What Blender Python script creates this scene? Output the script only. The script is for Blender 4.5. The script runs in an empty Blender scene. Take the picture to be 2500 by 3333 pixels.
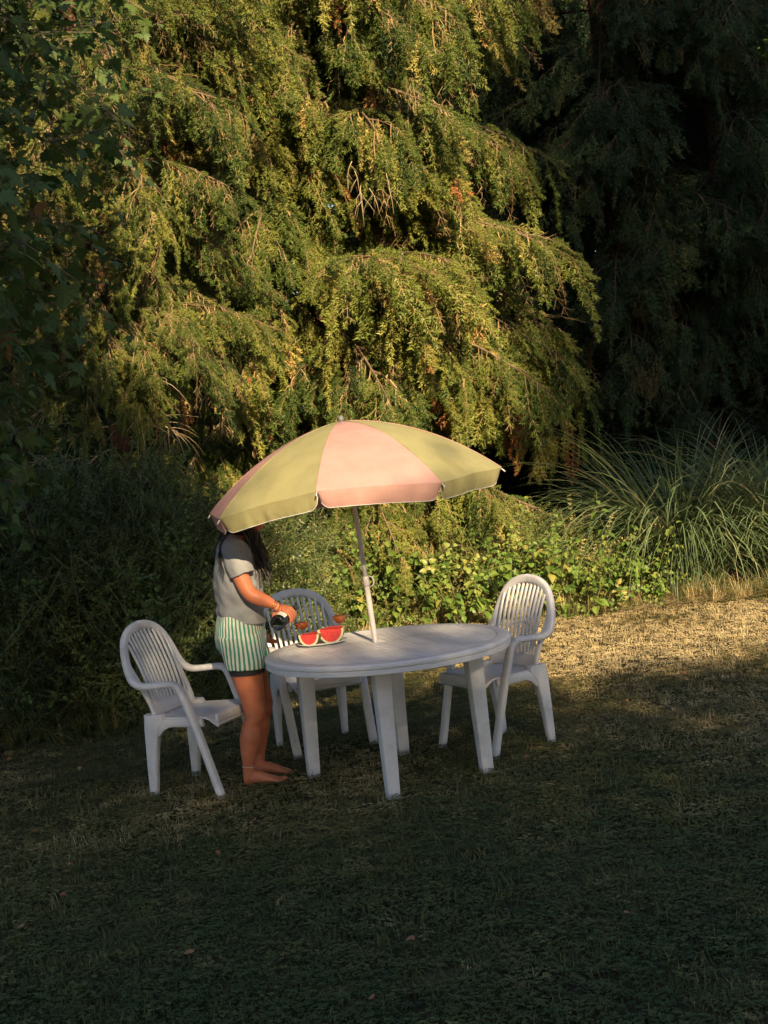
import bpy, bmesh, math, random
import numpy as np
from mathutils import Vector, Matrix, Euler, Quaternion, noise

R = math.radians
rnd = random.Random(7)
npr = np.random.default_rng(7)
scene = bpy.context.scene
COL = scene.collection

# ------------------------------------------------------------------ camera
cam_data = bpy.data.cameras.new('camera')
cam = bpy.data.objects.new('camera', cam_data)
COL.objects.link(cam)
cam_data.sensor_fit = 'VERTICAL'
cam_data.sensor_height = 36.0
cam_data.lens = 4210 / 3333 * 36.0
cam_data.clip_start = 0.05
cam_data.clip_end = 600
CAM_Z, PITCH, ROLL = 1.745, R(2.5), R(6.0)
cam.matrix_world = (Matrix.Translation((0, 0, CAM_Z)) @ Matrix.Rotation(R(90) - PITCH, 4, 'X') @ Matrix.Rotation(-ROLL, 4, 'Z'))
scene.camera = cam

# ------------------------------------------------------------------ sky, sun, exposure
SUN_AZ, SUN_EL = R(14), R(25)          # azimuth from straight behind the camera towards the right
to_sun = Vector((math.cos(SUN_EL) * math.sin(SUN_AZ), -math.cos(SUN_EL) * math.cos(SUN_AZ), math.sin(SUN_EL)))
world = bpy.data.worlds.new('World')
scene.world = world
world.use_nodes = True
wn = world.node_tree
sky = wn.nodes.new('ShaderNodeTexSky')
sky.sky_type = 'NISHITA'
sky.sun_disc = False
sky.sun_elevation = SUN_EL
sky.sun_rotation = math.atan2(to_sun.x, to_sun.y)
bg = wn.nodes['Background']
bg.inputs['Strength'].default_value = 0.078
wn.links.new(sky.outputs[0], bg.inputs['Color'])
sun_data = bpy.data.lights.new('sun', 'SUN')
sun_data.energy = 5.0
sun_data.angle = R(0.55)
sun_data.color = (1.0, 0.78, 0.47)
sun = bpy.data.objects.new('sun', sun_data)
sun.rotation_euler = to_sun.to_track_quat('Z', 'Y').to_euler()
sun.location = to_sun * 60
COL.objects.link(sun)
scene.view_settings.view_transform = 'Standard'
scene.view_settings.look = 'None'
scene.view_settings.exposure = 1.5
scene.view_settings.gamma = 1.0
scene.view_settings.use_curve_mapping = False
scene.cycles.use_denoising = True
scene.cycles.adaptive_threshold = 0.015
scene.cycles.max_bounces = 6
scene.cycles.diffuse_bounces = 2
scene.cycles.transmission_bounces = 6
scene.cycles.transparent_max_bounces = 12

# ------------------------------------------------------------------ materials
MATS = {}


def ramp(nt, fac, stops):
    n = nt.nodes.new('ShaderNodeValToRGB')
    e = n.color_ramp.elements
    while len(e) < len(stops):
        e.new(0.5)
    for el, (p, c) in zip(e, stops):
        el.position = p
        el.color = (*c, 1)
    nt.links.new(fac, n.inputs['Fac'])
    return n.outputs['Color']


def mixc(nt, fac, a, b, mode='MIX'):
    n = nt.nodes.new('ShaderNodeMix')
    n.data_type = 'RGBA'
    n.blend_type = mode
    for s, v in ((n.inputs[0], fac), (n.inputs[6], a), (n.inputs[7], b)):
        if hasattr(v, 'is_output'):
            nt.links.new(v, s)
        elif isinstance(v, (int, float)):
            s.default_value = v
        else:
            s.default_value = (*v, 1)
    return n.outputs[2]


def noise_tex(nt, scale, detail=4, coord='Object', rough=0.55, out='Fac', vec=None):
    t = nt.nodes.new('ShaderNodeTexNoise')
    t.inputs['Scale'].default_value = scale
    t.inputs['Detail'].default_value = detail
    t.inputs['Roughness'].default_value = rough
    if vec is None:
        c = nt.nodes.new('ShaderNodeTexCoord')
        vec = c.outputs[coord]
    nt.links.new(vec, t.inputs['Vector'])
    return t.outputs[out]


def math_node(nt, op, a, b=None):
    n = nt.nodes.new('ShaderNodeMath')
    n.operation = op
    for s, v in zip(n.inputs, (a, b)):
        if v is None:
            continue
        if hasattr(v, 'is_output'):
            nt.links.new(v, s)
        else:
            s.default_value = v
    return n.outputs[0]


def new_mat(name):
    m = bpy.data.materials.new(name)
    m.use_nodes = True
    MATS[name] = m
    nt = m.node_tree
    return m, nt, nt.nodes['Principled BSDF']


def solid(name, col, rough=0.5, var=0.12, scale=14, spec=0.4, bump=0.0, bscale=60, dirt=None, dirt_amt=0.35, **kw):
    m, nt, b = new_mat(name)
    f = noise_tex(nt, scale, 5)
    lo = tuple(max(0, c * (1 - var)) for c in col)
    hi = tuple(min(1, c * (1 + var)) for c in col)
    c = ramp(nt, f, [(0.3, lo), (0.7, hi)])
    if dirt is not None:
        f2 = noise_tex(nt, scale * 0.6, 8, rough=0.75)
        msk = ramp(nt, f2, [(0.52, (0, 0, 0)), (0.72, (dirt_amt,) * 3)])
        c = mixc(nt, msk, c, dirt)
    nt.links.new(c, b.inputs['Base Color'])
    b.inputs['Roughness'].default_value = rough
    b.inputs['Specular IOR Level'].default_value = spec
    for k, v in kw.items():
        b.inputs[k.replace('_', ' ')].default_value = v
    if bump > 0:
        bn = nt.nodes.new('ShaderNodeBump')
        bn.inputs['Strength'].default_value = bump
        bn.inputs['Distance'].default_value = 0.01
        nt.links.new(noise_tex(nt, bscale, 6), bn.inputs['Height'])
        nt.links.new(bn.outputs[0], b.inputs['Normal'])
    return m


def leafy(name, stops, transl=0.35, rough=0.55, source='INSTANCER', noise_scale=0.0, spec=0.25):
    """Leaf/needle material; colour picked per instance by the attribute 'tint' (or per object at random)."""
    m, nt, b = new_mat(name)
    if source == 'INSTANCER':
        a = nt.nodes.new('ShaderNodeAttribute')
        a.attribute_type = 'INSTANCER'
        a.attribute_name = 'tint'
        fac = a.outputs['Fac']
    elif source == 'OBJECT':
        a = nt.nodes.new('ShaderNodeObjectInfo')
        fac = a.outputs['Random']
    else:
        a = nt.nodes.new('ShaderNodeAttribute')
        a.attribute_type = 'INSTANCER'
        a.attribute_name = 'tint'
        a2 = nt.nodes.new('ShaderNodeAttribute')
        a2.attribute_name = 'ptint'
        fac = math_node(nt, 'ADD', a.outputs['Fac'], a2.outputs['Fac'])
    if noise_scale:
        g = nt.nodes.new('ShaderNodeNewGeometry')
        nf = noise_tex(nt, noise_scale, 3, vec=g.outputs['Position'])
        fac = math_node(nt, 'ADD', fac, math_node(nt, 'MULTIPLY', math_node(nt, 'SUBTRACT', nf, 0.5), 0.5))
    c = ramp(nt, fac, stops)
    nt.links.new(c, b.inputs['Base Color'])
    b.inputs['Roughness'].default_value = rough
    b.inputs['Specular IOR Level'].default_value = spec
    t = nt.nodes.new('ShaderNodeBsdfTranslucent')
    nt.links.new(c, t.inputs['Color'])
    mx = nt.nodes.new('ShaderNodeMixShader')
    mx.inputs[0].default_value = transl
    nt.links.new(b.outputs[0], mx.inputs[1])
    nt.links.new(t.outputs[0], mx.inputs[2])
    nt.links.new(mx.outputs[0], nt.nodes['Material Output'].inputs['Surface'])
    return m


def fabric(name, col, transl=0.3, var=0.08, weave=700, stain=None, wrinkle=0.0):
    m, nt, b = new_mat(name)
    f = noise_tex(nt, 9, 6)
    c = ramp(nt, f, [(0.3, tuple(x * (1 - var) for x in col)), (0.72, tuple(min(1, x * (1 + var)) for x in col))])
    fine = noise_tex(nt, weave, 2)
    c = mixc(nt, 0.35, c, ramp(nt, fine, [(0.25, (0.45,) * 3), (0.75, (1.0,) * 3)]), 'MULTIPLY')
    if stain:
        sm = ramp(nt, noise_tex(nt, 3.2, 7, rough=0.7), [(0.5, (0, 0, 0)), (0.75, (0.4,) * 3)])
        c = mixc(nt, sm, c, stain)
    nt.links.new(c, b.inputs['Base Color'])
    b.inputs['Roughness'].default_value = 0.85
    b.inputs['Specular IOR Level'].default_value = 0.15
    bn = nt.nodes.new('ShaderNodeBump')
    bn.inputs['Strength'].default_value = 0.5
    bn.inputs['Distance'].default_value = 0.012
    nt.links.new(math_node(nt, 'ADD', math_node(nt, 'MULTIPLY', fine, 0.25), noise_tex(nt, 11, 5)), bn.inputs['Height'])
    nt.links.new(bn.outputs[0], b.inputs['Normal'])
    t = nt.nodes.new('ShaderNodeBsdfTranslucent')
    nt.links.new(c, t.inputs['Color'])
    mx = nt.nodes.new('ShaderNodeMixShader')
    mx.inputs[0].default_value = transl
    nt.links.new(b.outputs[0], mx.inputs[1])
    nt.links.new(t.outputs[0], mx.inputs[2])
    nt.links.new(mx.outputs[0], nt.nodes['Material Output'].inputs['Surface'])
    return m


PLASTIC = solid('aged_white_plastic', (0.51, 0.495, 0.51), rough=0.42, var=0.06, scale=7, spec=0.45, bump=0.06, bscale=160, dirt=(0.22, 0.20, 0.17), dirt_amt=0.5)
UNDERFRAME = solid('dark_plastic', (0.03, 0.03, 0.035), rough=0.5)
POLE = solid('painted_pole', (0.40, 0.365, 0.365), rough=0.35, var=0.05, spec=0.5)
PINK = fabric('faded_pink_canvas', (0.53, 0.31, 0.28), transl=0.3, stain=(0.55, 0.27, 0.22))
YELLOW = fabric('faded_yellow_canvas', (0.36, 0.33, 0.165), transl=0.3, stain=(0.40, 0.34, 0.12))
TRIM = solid('white_trim_tape', (0.42, 0.41, 0.41), rough=0.8)
SKIN = solid('skin', (0.39, 0.125, 0.062), rough=0.5, var=0.2, scale=10, spec=0.35, bump=0.03, bscale=250, Subsurface_Weight=0.08, Subsurface_Scale=0.01)
TSHIRT = fabric('heather_grey_jersey', (0.225, 0.23, 0.245), transl=0.05, var=0.1, weave=900)
BLACKCLOTH = solid('black_cloth', (0.012, 0.012, 0.014), rough=0.9)
HAIR = solid('dark_hair', (0.012, 0.009, 0.008), rough=0.42, spec=0.5)
GOLD = solid('gold', (0.8, 0.5, 0.12), rough=0.25, Metallic=1.0)
BARK = solid('reddish_spruce_bark', (0.095, 0.046, 0.028), rough=0.95, var=0.5, scale=18, spec=0.1, bump=0.9, bscale=26)
TWIG = solid('pale_dry_twig', (0.40, 0.30, 0.18), rough=0.9, var=0.3, scale=9, spec=0.1)
LIMB = solid('grey_tan_limb', (0.15, 0.105, 0.065), rough=0.95, var=0.35, scale=16, spec=0.1, bump=0.5, bscale=60)
SHOOT_SHADED = solid('shade_toned_brown_shoot', (0.055, 0.042, 0.028), rough=0.9, var=0.3, scale=9, spec=0.1)  # brown shoot darkened, painting in the shade on right and far spruces
SHOOT = solid('brown_shoot', (0.26, 0.175, 0.085), rough=0.9, var=0.3, scale=9, spec=0.1)
GREYBARK = solid('grey_bark', (0.14, 0.11, 0.085), rough=0.95, var=0.4, scale=10, spec=0.1, bump=0.8, bscale=20)
STALK = solid('weed_stalk', (0.13, 0.13, 0.05), rough=0.8, var=0.3)
NEEDLE = leafy('spruce_needles', [(0.0, (0.024, 0.046, 0.013)), (0.35, (0.085, 0.120, 0.022)), (0.7, (0.225, 0.230, 0.044)), (0.92, (0.38, 0.30, 0.095)), (1.0, (0.38, 0.16, 0.06))], transl=0.18, rough=0.5, noise_scale=1.3, source='BOTH')
NEEDLE_SHADED = leafy('shade_toned_spruce_needles', [(0.0, (0.018, 0.038, 0.020)), (0.5, (0.044, 0.074, 0.030)), (0.85, (0.10, 0.10, 0.036)), (1.0, (0.16, 0.09, 0.04))], transl=0.2, rough=0.6, noise_scale=1.3, source='BOTH', spec=0.15)  # spruce needles darkened: the wood's shade is put into their colour
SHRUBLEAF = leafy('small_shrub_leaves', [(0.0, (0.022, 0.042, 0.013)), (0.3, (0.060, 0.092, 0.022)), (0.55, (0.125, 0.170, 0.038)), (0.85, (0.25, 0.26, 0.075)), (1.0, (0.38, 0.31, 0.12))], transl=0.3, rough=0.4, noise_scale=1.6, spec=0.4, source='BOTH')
BROADLEAF = leafy('broad_weed_leaves', [(0.0, (0.06, 0.115, 0.022)), (0.5, (0.135, 0.215, 0.038)), (0.9, (0.25, 0.29, 0.065)), (1.0, (0.33, 0.27, 0.07))], transl=0.4, rough=0.45, source='OBJECT', spec=0.35)
BROADLEAF_I = leafy('broad_weed_leaves_mass', [(0.0, (0.06, 0.115, 0.022)), (0.5, (0.135, 0.215, 0.038)), (0.9, (0.25, 0.29, 0.065)), (1.0, (0.33, 0.27, 0.07))], transl=0.4, rough=0.45, noise_scale=2.0, spec=0.35)
MAPLELEAF = leafy('maple_leaves', [(0.0, (0.045, 0.085, 0.022)), (0.6, (0.085, 0.125, 0.030)), (0.86, (0.17, 0.16, 0.035)), (0.95, (0.26, 0.12, 0.05)), (1.0, (0.30, 0.10, 0.05))], transl=0.35, rough=0.5, source='OBJECT', spec=0.3)
MAPLELEAF_I = leafy('maple_leaves_mass', [(0.0, (0.045, 0.085, 0.022)), (0.6, (0.085, 0.125, 0.030)), (0.86, (0.17, 0.16, 0.035)), (0.95, (0.26, 0.12, 0.05)), (1.0, (0.30, 0.10, 0.05))], transl=0.35, rough=0.5, spec=0.3)
CROWNLEAF = leafy('tree_crown_leaves', [(0.0, (0.05, 0.085, 0.02)), (1.0, (0.11, 0.14, 0.035))], transl=0.3)
GRASSBLADE = leafy('lawn_blades', [(0.0, (0.044, 0.070, 0.024)), (0.35, (0.100, 0.108, 0.034)), (0.6, (0.22, 0.18, 0.070)), (0.8, (0.48, 0.37, 0.18)), (1.0, (0.66, 0.52, 0.28))], transl=0.25, rough=0.6, noise_scale=9.0)
PAMPAS = leafy('pampas_blades', [(0.0, (0.065, 0.105, 0.050)), (0.6, (0.135, 0.175, 0.075)), (0.9, (0.24, 0.25, 0.12)), (1.0, (0.40, 0.33, 0.19))], transl=0.25, rough=0.42, source='OBJECT', spec=0.4)
PAMPAS_I = leafy('pampas_blades_mass', [(0.0, (0.065, 0.105, 0.050)), (0.6, (0.135, 0.175, 0.075)), (0.9, (0.24, 0.25, 0.12)), (1.0, (0.40, 0.33, 0.19))], transl=0.25, rough=0.42, spec=0.4)
DRYLEAF = leafy('dry_fallen_leaf', [(0.0, (0.24, 0.10, 0.05)), (1.0, (0.32, 0.17, 0.09))], transl=0.2, source='OBJECT')
STRAW = leafy('dry_straw', [(0.0, (0.26, 0.19, 0.10)), (1.0, (0.42, 0.33, 0.19))], transl=0.25, rough=0.6)


def ground_mat():
    m, nt, b = new_mat('lawn_soil')
    g = nt.nodes.new('ShaderNodeNewGeometry')
    pos = g.outputs['Position']
    f = noise_tex(nt, 1.1, 7, vec=pos, rough=0.65)
    c = ramp(nt, f, [(0.3, (0.030, 0.036, 0.016)), (0.5, (0.075, 0.062, 0.034)), (0.72, (0.17, 0.125, 0.07))])
    f2 = noise_tex(nt, 60, 5, vec=pos, rough=0.7)
    c = mixc(nt, 0.7, c, ramp(nt, f2, [(0.3, (0.3,) * 3), (0.7, (1.2,) * 3)]), 'MULTIPLY')
    nt.links.new(c, b.inputs['Base Color'])
    b.inputs['Roughness'].default_value = 1.0
    b.inputs['Specular IOR Level'].default_value = 0.05
    bn = nt.nodes.new('ShaderNodeBump')
    bn.inputs['Strength'].default_value = 0.8
    bn.inputs['Distance'].default_value = 0.03
    nt.links.new(f2, bn.inputs['Height'])
    nt.links.new(bn.outputs[0], b.inputs['Normal'])
    return m


GROUND = ground_mat()


def shorts_mat():
    m, nt, b = new_mat('green_striped_cotton')
    tc = nt.nodes.new('ShaderNodeTexCoord')
    sp = nt.nodes.new('ShaderNodeSeparateXYZ')
    nt.links.new(tc.outputs['Object'], sp.inputs[0])
    wob = math_node(nt, 'MULTIPLY', math_node(nt, 'SUBTRACT', noise_tex(nt, 7, 3), 0.5), 0.10)
    ang = math_node(nt, 'ADD', math_node(nt, 'ARCTAN2', sp.outputs['Y'], sp.outputs['X']), wob)
    s = math_node(nt, 'SINE', math_node(nt, 'MULTIPLY', ang, 47.0))
    f = math_node(nt, 'ADD', math_node(nt, 'MULTIPLY', s, 2.2), 0.45)
    c = ramp(nt, f, [(0.15, (0.50, 0.48, 0.44)), (0.85, (0.05, 0.21, 0.135))])
    fine = noise_tex(nt, 800, 2)
    c = mixc(nt, 0.35, c, ramp(nt, fine, [(0.25, (0.5,) * 3), (0.75, (1.0,) * 3)]), 'MULTIPLY')
    nt.links.new(c, b.inputs['Base Color'])
    b.inputs['Roughness'].default_value = 0.9
    b.inputs['Specular IOR Level'].default_value = 0.1
    bn = nt.nodes.new('ShaderNodeBump')
    bn.inputs['Strength'].default_value = 0.45
    bn.inputs['Distance'].default_value = 0.012
    nt.links.new(noise_tex(nt, 20, 4), bn.inputs['Height'])
    nt.links.new(bn.outputs[0], b.inputs['Normal'])
    return m


SHORTS = shorts_mat()


def glass_mat(name, col=(1, 1, 1), rough=0.0, ior=1.45):
    m, nt, b = new_mat(name)
    b.inputs['Base Color'].default_value = (*col, 1)
    b.inputs['Transmission Weight'].default_value = 1.0
    b.inputs['Roughness'].default_value = rough
    b.inputs['IOR'].default_value = ior
    return m




def thin_mat(name, tint, body=None, amount=0.0):
    """Thin clear material: see-through with a fresnel gloss, optionally some milky body colour."""
    m, nt, b = new_mat(name)
    nt.nodes.remove(b)
    tr = nt.nodes.new('ShaderNodeBsdfTransparent')
    tr.inputs[0].default_value = (*tint, 1)
    sh = tr.outputs[0]
    if body:
        df = nt.nodes.new('ShaderNodeBsdfTranslucent')
        df.inputs[0].default_value = (*body, 1)
        dd = nt.nodes.new('ShaderNodeBsdfDiffuse')
        dd.inputs[0].default_value = (*body, 1)
        m0 = nt.nodes.new('ShaderNodeMixShader')
        nt.links.new(df.outputs[0], m0.inputs[1])
        nt.links.new(dd.outputs[0], m0.inputs[2])
        mx = nt.nodes.new('ShaderNodeMixShader')
        mx.inputs[0].default_value = amount
        nt.links.new(sh, mx.inputs[1])
        nt.links.new(m0.outputs[0], mx.inputs[2])
        sh = mx.outputs[0]
    gl = nt.nodes.new('ShaderNodeBsdfGlossy')
    gl.inputs['Roughness'].default_value = 0.03
    lw = nt.nodes.new('ShaderNodeLayerWeight')
    lw.inputs[0].default_value = 0.5
    fac = math_node(nt, 'ADD', math_node(nt, 'MULTIPLY', math_node(nt, 'POWER', lw.outputs['Facing'], 3.5), 0.5), 0.035)
    m2 = nt.nodes.new('ShaderNodeMixShader')
    nt.links.new(fac, m2.inputs[0])
    nt.links.new(sh, m2.inputs[1])
    nt.links.new(gl.outputs[0], m2.inputs[2])
    nt.links.new(m2.outputs[0], nt.nodes['Material Output'].inputs['Surface'])
    return m


GLASS = thin_mat('clear_glass', (0.93, 0.94, 0.93))
DRINK = thin_mat('amber_drink', (0.90, 0.42, 0.16), (0.62, 0.22, 0.06), 0.45)
BOTTLE = solid('dark_bottle_glass', (0.006, 0.008, 0.007), rough=0.08, var=0.05, spec=0.6)
PAPER = solid('paper_label', (0.62, 0.57, 0.52), rough=0.8, var=0.05)
INK = solid('label_ink', (0.05, 0.03, 0.03), rough=0.8)
PLATE = solid('white_china', (0.68, 0.66, 0.63), rough=0.2, var=0.02)


def flesh_mat():
    m, nt, b = new_mat('watermelon_flesh')
    f = noise_tex(nt, 60, 5, rough=0.7)
    c = ramp(nt, f, [(0.3, (0.50, 0.022, 0.022)), (0.7, (0.78, 0.075, 0.065))])
    nt.links.new(c, b.inputs['Base Color'])
    b.inputs['Roughness'].default_value = 0.38
    bn = nt.nodes.new('ShaderNodeBump')
    bn.inputs['Strength'].default_value = 0.25
    bn.inputs['Distance'].default_value = 0.004
    nt.links.new(noise_tex(nt, 180, 4), bn.inputs['Height'])
    nt.links.new(bn.outputs[0], b.inputs['Normal'])
    return m


FLESH = flesh_mat()
PITH = solid('pale_melon_pith', (0.66, 0.60, 0.36), rough=0.5, var=0.08, scale=40)


def rind_mat():
    m, nt, b = new_mat('striped_melon_rind')
    tc = nt.nodes.new('ShaderNodeTexCoord')
    sp = nt.nodes.new('ShaderNodeSeparateXYZ')
    nt.links.new(tc.outputs['Object'], sp.inputs[0])
    ang = math_node(nt, 'ARCTAN2', sp.outputs['Z'], sp.outputs['X'])
    wob = math_node(nt, 'MULTIPLY', math_node(nt, 'SUBTRACT', noise_tex(nt, 55, 4), 0.5), 1.1)
    s = math_node(nt, 'SINE', math_node(nt, 'ADD', math_node(nt, 'MULTIPLY', ang, 11.0), math_node(nt, 'MULTIPLY', wob, 3.0)))
    c = ramp(nt, math_node(nt, 'ADD', math_node(nt, 'MULTIPLY', s, 0.5), 0.5), [(0.3, (0.16, 0.20, 0.06)), (0.65, (0.02, 0.045, 0.015))])
    nt.links.new(c, b.inputs['Base Color'])
    b.inputs['Roughness'].default_value = 0.35
    return m


RIND = rind_mat()

# ------------------------------------------------------------------ mesh helpers


def tag(o, label=None, cat=None, group=None, kind=None):
    if label:
        o['label'] = label
    if cat:
        o['category'] = cat
    if group:
        o['group'] = group
    if kind:
        o['kind'] = kind
    return o


def empty(name, loc=(0, 0, 0), rz=0.0):
    o = bpy.data.objects.new(name, None)
    o.empty_display_size = 0.1
    o.location = loc
    o.rotation_euler = (0, 0, rz)
    COL.objects.link(o)
    return o


def link(name, me, parent=None, loc=None, rot=None):
    o = bpy.data.objects.new(name, me)
    COL.objects.link(o)
    if parent is not None:
        o.parent = parent
    if loc is not None:
        o.location = loc
    if rot is not None:
        o.rotation_euler = rot
    return o


def mesh_obj(name, verts, faces, mats, parent=None, mi=None, smooth=False, loc=None, rot=None):
    me = bpy.data.meshes.new(name)
    me.from_pydata([tuple(v) for v in verts], [], [tuple(f) for f in faces])
    if not isinstance(mats, (list, tuple)):
        mats = [mats]
    for m in mats:
        me.materials.append(m)
    if mi is not None:
        me.polygons.foreach_set('material_index', mi)
    if smooth:
        me.polygons.foreach_set('use_smooth', [True] * len(me.polygons))
    me.update()
    return link(name, me, parent, loc, rot)


class MB:
    """Collects primitive shapes into one mesh."""

    def __init__(self):
        self.v, self.f, self.m = [], [], []

    def add(self, vs, fs, mi=0):
        o = len(self.v)
        self.v += [Vector(v) for v in vs]
        self.f += [tuple(i + o for i in f) for f in fs]
        self.m += [mi] * len(fs)
        return self

    def rings(self, rings, cap0=True, cap1=True, closed=True, mi=0):
        n = len(rings[0])
        vs = [p for r in rings for p in r]
        fs = []
        for i in range(len(rings) - 1):
            for j in range(n if closed else n - 1):
                k = (j + 1) % n
                fs.append((i * n + j, i * n + k, (i + 1) * n + k, (i + 1) * n + j))
        if cap0:
            fs.append(tuple(reversed(range(n))))
        if cap1:
            fs.append(tuple(range((len(rings) - 1) * n, len(rings) * n)))
        return self.add(vs, fs, mi)

    def tube(self, path, radii, n=8, mi=0, cap=True):
        path = [Vector(p) for p in path]
        if not isinstance(radii, (list, tuple)):
            radii = [radii] * len(path)
        t0 = (path[1] - path[0]).normalized()
        u = t0.orthogonal().normalized()
        rs = []
        for i, p in enumerate(path):
            a = path[max(0, i - 1)]
            b = path[min(len(path) - 1, i + 1)]
            t = (b - a).normalized()
            u = (u - t * u.dot(t)).normalized()
            w = t.cross(u)
            r = radii[i]
            ra, rb = r if isinstance(r, (list, tuple)) else (r, r)
            rs.append([p + u * (ra * math.cos(2 * math.pi * k / n)) + w * (rb * math.sin(2 * math.pi * k / n)) for k in range(n)])
        return self.rings(rs, cap, cap, True, mi)

    def sweep(self, path, widths, prof, mi=0, cap=True):
        """Sweep a 2-D profile; widths gives the direction of the profile's x axis at each point."""
        path = [Vector(p) for p in path]
        rs = []
        for i, p in enumerate(path):
            t = (path[min(len(path) - 1, i + 1)] - path[max(0, i - 1)]).normalized()
            w = Vector(widths[i])
            w = (w - t * w.dot(t)).normalized()
            h = t.cross(w)
            rs.append([p + w * a + h * b for a, b in prof])
        return self.rings(rs, cap, cap, True, mi)

    def lathe(self, prof, n=32, mi=0, centre=(0, 0, 0)):
        c = Vector(centre)
        rs = [[c + Vector((r * math.cos(2 * math.pi * k / n), r * math.sin(2 * math.pi * k / n), z)) for k in range(n)] for r, z in prof]
        return self.rings(rs, True, True, True, mi)

    def box(self, lo, hi, mi=0):
        (a, b, c), (d, e, f) = lo, hi
        v = [(a, b, c), (d, b, c), (d, e, c), (a, e, c), (a, b, f), (d, b, f), (d, e, f), (a, e, f)]
        return self.add(v, [(0, 3, 2, 1), (4, 5, 6, 7), (0, 1, 5, 4), (1, 2, 6, 5), (2, 3, 7, 6), (3, 0, 4, 7)], mi)

    def build(self, name, mats, parent=None, smooth=True, loc=None, rot=None, bevel=0.0, autosmooth=None):
        o = mesh_obj(name, self.v, self.f, mats, parent, self.m, smooth, loc, rot)
        if bevel > 0:
            b = o.modifiers.new('bevel', 'BEVEL')
            b.width = bevel
            b.segments = 2
            b.limit_method = 'ANGLE'
            b.angle_limit = R(35)
        if smooth and autosmooth is not None:
            o.data.set_sharp_from_angle(angle=R(autosmooth))
        return o


def rrect(w, h, r, n=4):
    pts = []
    for cx, cy, a0 in ((w / 2 - r, h / 2 - r, 0), (-w / 2 + r, h / 2 - r, 90), (-w / 2 + r, -h / 2 + r, 180), (w / 2 - r, -h / 2 + r, 270)):
        for k in range(n + 1):
            a = R(a0 + 90 * k / n)
            pts.append((cx + r * math.cos(a), cy + r * math.sin(a)))
    return pts


def catmull(pts, per=6):
    pts = [Vector(p) for p in pts]
    q = [pts[0] * 2 - pts[1]] + pts + [pts[-1] * 2 - pts[-2]]
    out = []
    for i in range(1, len(q) - 2):
        a, b, c, d = q[i - 1:i + 3]
        for k in range(per):
            t = k / per
            out.append(0.5 * ((2 * b) + (c - a) * t + (2 * a - 5 * b + 4 * c - d) * t * t + (3 * b - a - 3 * c + d) * t ** 3))
    out.append(pts[-1])
    return out


# ------------------------------------------------------------------ scattering with geometry nodes (masses of leaves)
_GN = {}


def scatter_group(n):
    if n in _GN:
        return _GN[n]
    ng = bpy.data.node_groups.new('scatter_%d' % n, 'GeometryNodeTree')
    ng.interface.new_socket('Geometry', in_out='INPUT', socket_type='NodeSocketGeometry')
    ng.interface.new_socket('Geometry', in_out='OUTPUT', socket_type='NodeSocketGeometry')
    N, L = ng.nodes, ng.links
    gi = N.new('NodeGroupInput')
    go = N.new('NodeGroupOutput')

    def attr(name, dt):
        a = N.new('GeometryNodeInputNamedAttribute')
        a.data_type = dt
        a.inputs['Name'].default_value = name
        return next(o for o in a.outputs if o.enabled and o.name == 'Attribute')

    join = N.new('GeometryNodeJoinGeometry')
    for k in range(n):
        s = N.new('GeometryNodeSeparateGeometry')
        s.domain = 'POINT'
        L.new(gi.outputs[0], s.inputs['Geometry'])
        L.new(attr('t%d' % k, 'BOOLEAN'), s.inputs['Selection'])
        gti = N.new('GeometryNodeGeometryToInstance')
        L.new(s.outputs['Selection'], gti.inputs[0])
        L.new(gti.outputs[0], join.inputs[0])
    s = N.new('GeometryNodeSeparateGeometry')
    s.domain = 'POINT'
    L.new(gi.outputs[0], s.inputs['Geometry'])
    L.new(attr('pt', 'BOOLEAN'), s.inputs['Selection'])
    iop = N.new('GeometryNodeInstanceOnPoints')
    L.new(s.outputs['Selection'], iop.inputs['Points'])
    L.new(join.outputs[0], iop.inputs['Instance'])
    iop.inputs['Pick Instance'].default_value = True
    L.new(attr('pick', 'INT'), iop.inputs['Instance Index'])
    e2r = N.new('FunctionNodeEulerToRotation')
    L.new(attr('rot', 'FLOAT_VECTOR'), e2r.inputs[0])
    L.new(e2r.outputs[0], iop.inputs['Rotation'])
    L.new(attr('scl', 'FLOAT'), iop.inputs['Scale'])
    L.new(iop.outputs[0], go.inputs[0])
    _GN[n] = ng
    return ng


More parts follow.
